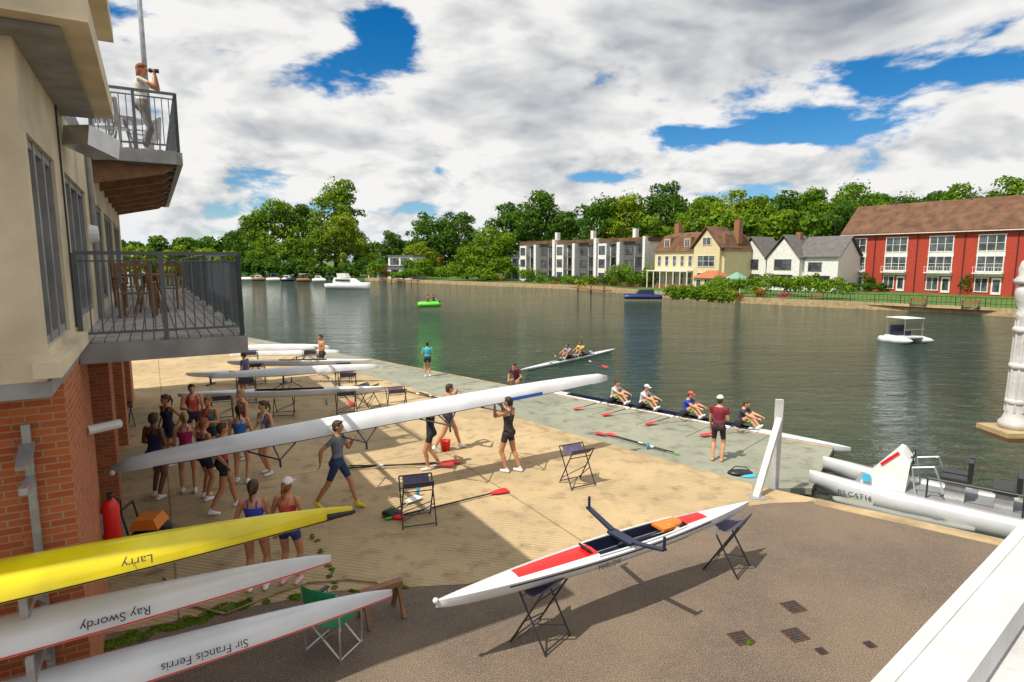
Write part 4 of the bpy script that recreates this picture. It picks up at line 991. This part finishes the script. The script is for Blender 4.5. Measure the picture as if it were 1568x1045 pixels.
for x in np.linspace(-L*.1,L*.45,7): o.part('bow_rail',M_alu).tube((x,-1.1*(1-max(0,x/L)),1.0),(x,-1.1*(1-max(0,x/L)),1.6),.03)
o.done()
def smallboat(px0,px1,py,z,m,name,cab=None,w=.9,hh=.45,canopy=None):
    M_,L=boatM(P(px0,py,z),P(px1,py,z));o=Obj(name,M_);R=[]
    for t in np.linspace(0,1,10):
        ww=w*min(1,(1-t)**.5*1.4+.03);x=-L/2+L*t;R.append([(x,ww,hh+.15*t),(x,ww*.7,-.1),(x,-ww*.7,-.1),(x,-ww,hh+.15*t),(x,-ww*.85,hh-.08),(x,ww*.85,hh-.08)])
    o.part('hull',m,True).loft(R)
    if cab: 
        o.part('cabin',cab).loft([[(-L*.3,w*.7,hh-.05),(L*.2,w*.6,hh-.05),(L*.2,-w*.6,hh-.05),(-L*.3,-w*.7,hh-.05)],[(-L*.27,w*.6,hh+.75),(L*.1,w*.5,hh+.7),(L*.1,-w*.5,hh+.7),(-L*.27,-w*.6,hh+.75)]])
        o.part('windows',M_glass).box(-L*.24,L*.08,-w*.69,-w*.5,hh+.3,hh+.6)
    else:
        for x in(-.25,.05): o.part('thwarts',M_wood).box(L*x,L*x+.3,-w*.75,w*.75,hh-.1,hh-.02)
    if canopy:
        o.part('canopy',canopy).box(-L*.35,L*.2,-w*.8,w*.8,hh+1.15,hh+1.22)
        for x in(-L*.33,L*.18):
            for y in(-w*.75,w*.75):o.part('canopy_posts',M_alu).tube((x,y,hh-.05),(x,y,hh+1.15),.025)
    o.done();return M_,L
smallboat(641,675,469,-.5,mat('lime_paint',(.10,.60,.04),.4,.1,5),'green_pleasure_boat',w=.8,hh=.5)
q=P(655,467,-.3);person('boat_passenger',(q.x,q.y,-.3),-1.0,1.7,(.5,.05,.04),(.03,.03,.05),0,0,'tee',pelvis=(0,0,.45),feet=[(-.1,.4,.1),(.1,.4,.1)],hands=[(-.15,.35,.6),(.15,.35,.6)],vox=.03)
q=P(664,466,-.3);person('boat_passenger',(q.x,q.y,-.3),-1.0,1.7,(.02,.02,.06),(.03,.03,.05),0,0,'tee',pelvis=(0,0,.45),feet=[(-.1,.4,.1),(.1,.4,.1)],hands=[(-.15,.35,.6),(.15,.35,.6)],vox=.03)
smallboat(1012,956,457,-.5,mat('dark_blue_paint',(.02,.04,.16),.3,.1,4),'blue_day_boat',cab=M_navy,w=1.0,hh=.55)
cols=[M_white,M_green,M_orange,M_blue,M_red,M_white]
hcs=[M_white,M_wood,M_white,M_navy,M_wood,M_white]
for i,x in enumerate((368,388,410,432,456,480)): smallboat(x,x+19,429.5+i*.4,-.5,hcs[i],'moored_boat',cab=M_white if i%2 else None,canopy=None if i%2 else cols[(i+1)%6],w=1.2,hh=.8)
for i,x in enumerate((158,185,212)): smallboat(x,x+18,422.5,-.5,hcs[(i+1)%6],'moored_boat',cab=M_white,w=1.0,hh=.6)
p=P(1399,527,WZ);o=Obj('pedal_catamaran',frame((p.x,p.y+.8,WZ),(.25,-1)))
for sg in(-1,1):
    R=[]
    for t in np.linspace(0,1,10):
        r=.26*min(1,(1-t)**.5*1.6+.05);x=-1.3+2.6*t;R.append([(x,sg*.85+r*math.cos(a),.12+.3*t*t*.5+r*math.sin(a)) for a in np.linspace(0,2*math.pi,10,endpoint=False)])
    o.part('floats',M_whitehull,True).loft(R)
o.part('platform',M_white).box(-1,.7,-.85,.85,.38,.46)
o.part('seats',M_navy).box(-.7,-.2,-.6,-.05,.46,.75);o.part('seats',M_navy).box(-.7,-.2,.05,.6,.46,.75);o.part('seats',M_navy).box(-.8,-.7,-.6,.6,.46,1.15)
for x in(-.9,.5):
    for y in(-.75,.75): o.part('canopy_frame',M_alu).tube((x,y,.46),(x,y,1.65),.025)
for y in(-.75,.75): o.part('canopy_frame',M_alu).tube((-.9,y,1.65),(.5,y,1.65),.025)
o.part('canopy',M_white).box(-1.0,.6,-.82,.82,1.67,1.71);o.part('rails',M_alu).beam((.6,-.8,.95),(.6,.8,.95),.04,.04);o.done()
bow=Vector((7.55,14.35,WZ));o=Obj('coaching_launch',frame(bow,(.77,-.64)))
for sg in(-1,1):
    R=[]
    for t in np.linspace(0,1,14):
        k=min(1,t*3.2+.08);w=.21*k**.6;zt=.48-.05*t+ (.12*(1-min(1,t*3)));zb=.35*(1-min(1,t*4))-.05
        x=.0+4.2*t;c=sg*.66
        R.append([(x,c-w,zt-.06),(x,c-w*.85,zt),(x,c+w*.85,zt),(x,c+w,zt-.06),(x,c+w*.6,zb),(x,c-w*.6,zb)])
    o.part('hulls',M_whitehull,True).loft(R)
o.part('deck',mat('grey_nonslip',(.22,.23,.25),.8,.15,20)).box(.9,4.2,-.5,.5,.36,.44)
o.part('console',M_white).loft([[(1.0,-.4,.44),(1.9,-.4,.44),(1.9,.4,.44),(1.0,.4,.44)],[(1.55,-.33,1.15),(1.95,-.33,1.1),(1.95,.33,1.1),(1.55,.33,1.15)],[(1.7,-.30,1.35),(1.78,-.30,1.33),(1.78,.30,1.33),(1.7,.30,1.35)]])
o.part('console_stripe',M_red).beam((1.40,-.375,.97),(1.72,-.34,1.30),.012,.06)
o.part('console_screen',M_glass).box(1.955,1.965,-.28,.28,.75,1.05)
st=o.part('seats',M_black);st.loft([[(2.5,-.4,.85),(3.0,-.4,.85),(3.0,-.02,.85),(2.5,-.02,.85)],[(2.52,-.38,.95),(3.0,-.38,.95),(3.0,-.04,.95),(2.52,-.04,.95)]]);st.box(2.97,3.05,-.38,-.04,.9,1.35)
st.box(2.5,3.0,.04,.40,.85,.95);st.box(2.97,3.05,.05,.39,.9,1.35);st.box(3.4,3.8,-.38,.38,.8,.9);st.box(3.78,3.86,-.36,.36,.85,1.2)
o.part('seat_base',M_alu).box(2.6,2.95,-.35,.35,.44,.85);o.part('seat_base',M_alu).box(3.45,3.75,-.3,.3,.44,.8)
o.part('side_rails',M_black).path([(2.3,-.5,.46),(2.3,-.5,.9),(3.9,-.5,.9),(3.9,-.5,.46)],.02)
for y in(-.45,.45):
    o.part('grab_rail',M_alu).path([(2.1,y,.44),(2.0,y,1.05),(2.4,y,1.15),(2.6,y,.6)],.02)
a0=[(1.98,.17*math.cos(t),1.18+.17*math.sin(t)) for t in np.linspace(0,2*math.pi,15)];o.part('steering_wheel',M_black).path(a0,.015);o.part('steering_wheel',M_black).tube((1.85,0,1.1),(1.98,0,1.18),.02)
o.part('outboard',M_black).loft([[(4.2,-.18,.6),(4.6,-.18,.6),(4.6,.18,.6),(4.2,.18,.6)],[(4.25,-.16,1.1),(4.55,-.16,1.05),(4.55,.16,1.05),(4.25,.16,1.1)]]);o.part('outboard',M_black).box(4.35,4.5,-.06,.06,-.3,.6)
o.part('badge',M_cyan).tube((1.15,-.50,.62),(1.15,-.40,.62),.09,.09,14)
e_=o.done();textobj(e_,'RS CAT16',.16,Matrix.Translation((1.0,-.885,.24))@Matrix.Rotation(math.radians(88),4,'X'),M_navy)
M_,L=boatM(P(1275,760,-.5),P(1500,808,-.5));o=Obj('moored_skiff',M_);shell(o,L*1.0,.32,.18,fine=.5,hm=M_whitehull,dm=M_dock,cockpit=(.3,.8));o.done()
o=Obj('pontoon_guide_post');f=o.part('post',M_wparapet)
a=P(1186,742,0);t_=AT(1191,612,a.y);f.beam(a+Vector((0,0,-1.2)),(a.x,a.y,t_.z),.15,.09)
b=P(1158,762,0);f.beam((b.x,b.y,0),(a.x-.03,a.y-.12,t_.z*.80),.13,.09);o.part('plate',M_galv).box(b.x-.15,b.x+.15,b.y-.15,b.y+.15,.004,.02)
o.done()
p=P(1133,728,0);o=Obj('kit_bag',Matrix.Translation(p));o.part('bag',M_black,True).ell((0,0,.06),(.3,.16,.08));o.part('towel',M_cyan,True).ell((.15,-.12,.03),(.2,.12,.04));o.part('strap',M_black).path([(-.25,0,.1),(-.1,.05,.2),(.15,.02,.18),(.25,0,.08)],.012);o.done()
p=P(600,792,0);o=Obj('kit_bag',Matrix.Translation(p));o.part('bag',M_black,True).ell((0,0,.08),(.2,.14,.09));o.part('shoes',M_red,True).ell((.15,-.12,.05),(.14,.06,.05));o.part('strap',M_green).path([(-.15,0,.1),(0,.05,.2),(.15,.02,.12)],.012);o.done()
for px,py in((640,760),(992,688),(500,620)):
    p=P(px,py,.004 if px!=992 else -.346);o=Obj('water_bottle',Matrix.Translation(p));o.part('bottle',M_cyan,True).revolve((0,0,0),[(.035,0),(.036,.15),(.02,.19),(.02,.22)],10);o.done()
p=P(682,690,0);o=Obj('red_bucket',Matrix.Translation(p));o.part('bucket',M_red,True).revolve((0,0,0),[(.11,0),(.14,.26),(.15,.27),(.13,.25),(.1,.03)],14);o.done()
o=Obj('fire_extinguisher',MC@Matrix.Translation((.12,2.35,1.0)));o.part('cylinder',M_red,True).revolve((0,0,0),[(.10,0),(.11,.03),(.11,.48),(.07,.56),(.03,.6)],14);o.part('valve',M_black).box(-.03,.03,-.08,.08,.6,.66);o.part('nozzle',M_black).path([(.0,.08,.62),(.12,.12,.5),(.12,.12,.2)],.012);o.part('bracket',M_galv).box(-.12,-.09,-.05,.05,.1,.4);o.done()
o=Obj('hose_reel_cart',MC@Matrix.Translation((.55,3.9,0))@Matrix.Rotation(1.2,4,'Z'))
for x in(-.18,.18): o.part('wheels',M_black,True).tube((x-.03,0,.3),(x+.03,0,.3),.26,.26,20)
o.part('drum',M_black,True).tube((-.15,0,.3),(.15,0,.3),.16,.16,16);o.part('hub',M_galv).tube((-.22,0,.3),(.22,0,.3),.05,.05,12)
o.part('housing',M_orange).loft([[(-.24,-.2,.5),(.24,-.2,.5),(.24,.25,.5),(-.24,.25,.5)],[(-.2,-.12,.66),(.2,-.12,.66),(.2,.18,.66),(-.2,.18,.66)]]);o.part('handle',M_black).path([(-.22,.2,.1),(-.22,.35,.85),(.22,.35,.85),(.22,.2,.1)],.018);o.done()
p=P(186,610,0);o=Obj('yellow_bucket',Matrix.Translation(p));o.part('bucket',mat('yellow_plastic',(.7,.45,.02),.4,.1,5),True).revolve((0,0,0),[(.15,0),(.2,.35),(.21,.36),(.18,.34),(.13,.03)],14);o.part('strap',M_red).box(-.2,.2,-.22,-.2,.15,.25);o.done()
o=Obj('garden_hose');h=o.part('hose',M_rope,True);pts=[]
for (x,y) in((250,885),(300,930),(345,940),(420,910),(470,893),(530,888),(575,892),(600,910)): pts.append(P(x,y,.03))
h.path(pts,.014);o.done()
p=P(512,990,0);o=Obj('folding_canvas_chair',Matrix.Translation(p)@Matrix.Rotation(2.75,4,'Z'));f=o.part('frame',M_alu)
for y in(-.2,.2):
    f.tube((-.26,y,0),(.26,y,.45),.013);f.tube((.26,y,0),(-.26,y,.45),.013)
for x in(-.27,.27):
    f.tube((x,.2,.4),(x,.25,.9),.013);f.tube((x,-.22,.0),(x,-.22,.63),.013);f.tube((x,.22,0),(x,.22,.45),.013);f.tube((x,-.22,.02),(x,.22,.02),.012);o.part('armrests',M_black).box(x-.03,x+.03,-.24,.22,.63,.65)
R=[]
for k in range(9):
    t=k/8;R.append([(-.27+.54*t,-.22,.45-.05*math.sin(math.pi*t)),(-.27+.54*t,.22,.45-.05*math.sin(math.pi*t)),(-.27+.54*t,.22,.456-.05*math.sin(math.pi*t)),(-.27+.54*t,-.22,.456-.05*math.sin(math.pi*t))])
o.part('seat_canvas',M_greenc).loft(R)
R=[]
for k in range(9):
    t=k/8;b=.05*math.sin(math.pi*t);R.append([(-.28+.56*t,.21+b,.60),(-.28+.56*t,.25+b,.92),(-.28+.56*t,.256+b,.92),(-.28+.56*t,.216+b,.60)])
o.part('back_canvas',M_greenc).loft(R);o.done()
p=P(585,945,0);o=Obj('wooden_trestle',Matrix.Translation(p)@Matrix.Rotation(.6,4,'Z'));f=o.part('timber',M_wood)
f.box(-.3,.3,-.06,.06,.40,.47)
for x in(-.25,.25):
    for s_ in(-1,1): f.beam((x,0,.42),(x,s_*.2,0),.05,.05)
o.done()
for px,py in((1135,978),(1215,930),(1218,973),(1258,998),(1332,988)):
    p=P(px,py,.0);o=Obj('drain_cover',Matrix.Translation(p)@Matrix.Rotation(.3,4,'Z'));s_=.13 if px<1250 else .06
    o.part('frame',M_rust).box(-s_,s_,-s_,s_,.001,.012)
    for k in range(5):o.part('grating',M_blackm).box(-s_*.85,s_*.85,-s_*.8+k*s_*.38,-s_*.8+k*s_*.38+s_*.2,.012,.018)
    o.done()
def strip(name,pts,m,n,r,size,seed,z=.02):
    rng=random.Random(seed);bl=[]
    for (a,b) in zip(pts[:-1],pts[1:]):
        k=max(2,int((b-a).length/.12))
        for i in range(k):
            c=a.lerp(b,i/k)+Vector((rng.uniform(-.05,.05),rng.uniform(-.05,.05),0));c.z=z*.3
            if rng.random()<.75: bl.append((c,(r*rng.uniform(.4,1.3),r*rng.uniform(.4,1.3),z)))
    o=bpy.data.objects.new(name,leaf_mesh(name,bl,n,size,m,seed=seed));scn.collection.objects.link(o)
strip('moss_and_weeds',[P(470,800),P(520,905),P(640,900)],M_fol[0],2500,.05,.012,31)
strip('moss_and_weeds',[P(150,990),P(260,960),P(380,925),P(515,905)],M_fol[0],7000,.14,.014,32,.02)
strip('drain_weeds',[P(1115,970),P(1155,990)],M_fol[0],250,.05,.010,33,.02)
o=Obj('footbridge_parapet');a=P(1332,1045,4.0);b=P(1568,795,4.0);dv=(b-a).normalized();rt=Vector((dv.y,-dv.x,0))
A_=a-dv*2.5;B_2=b+dv*6
def slab(mb_,o0,o1,z0,z1):
    mb_.prism([A_+rt*o0,B_2+rt*o0,B_2+rt*o1,A_+rt*o1],z0,z1)
slab(o.part('coping',M_wparapet),0,.13,3.92,4.0);slab(o.part('coping_bead',M_wparapet),.02,.035,4.0,4.006)
slab(o.part('lower_rail',M_wparapet),.05,.30,3.80,3.90);slab(o.part('panel',M_wparapet),.10,.20,3.2,3.80)
o.part('deck',M_fascia).prism([A_+rt*.08,B_2+rt*.08,B_2+rt*2.5,A_+rt*2.5],2.95,3.2)
o.done()
pc=AT(1552,655,4.9);o=Obj('ornate_bridge_post',Matrix.Translation((pc.x,pc.y,pc.z)))
o.part('post',M_wparapet,True).revolve((0,0,0),[(.11,0),(.11,.05),(.085,.08),(.072,.13),(.063,.5),(.057,.9),(.07,.93),(.07,.96),(.058,.99),(.075,1.04),(.09,1.12),(.082,1.18),(.05,1.2)],24)
c=o.part('finial',M_wparapet,True);c.revolve((0,0,1.2),[(.10,0),(.108,.03),(.075,.07),(.083,.12),(.066,.18),(.02,.22)],20)
for z in(.2,.5,.8): o.part('bands',M_wparapet,True).revolve((0,0,z),[(.066,0),(.08,.01),(.08,.04),(.066,.05)],20)
for k in range(8):
    t=2*math.pi*k/8;o.part('flutes',M_wparapet).tube((.07*math.cos(t),.07*math.sin(t),.14),(.058*math.cos(t),.058*math.sin(t),.9),.010,.009,6)
o.part('stone_corbel',M_stone).loft([[(-.14,-.14,-.09),(3.2,-.14,-.09),(3.2,.14,-.09),(-.14,.14,-.09)],[(-.19,-.18,-.04),(3.2,-.18,-.04),(3.2,.16,-.04),(-.19,.16,-.04)],[(-.19,-.18,-.001),(3.2,-.18,-.001),(3.2,.16,-.001),(-.19,.16,-.001)]])
for x in(.35,.8): o.part('scroll_brackets',M_wparapet,True).path([(x-.35,0,.1),(x-.2,0,.3),(x-.05,0,.45),(x+.1,0,.8)],.03,8)
o.done()
print('objects',len(bpy.data.objects),'polys',sum(len(m.polygons) for m in bpy.data.meshes))
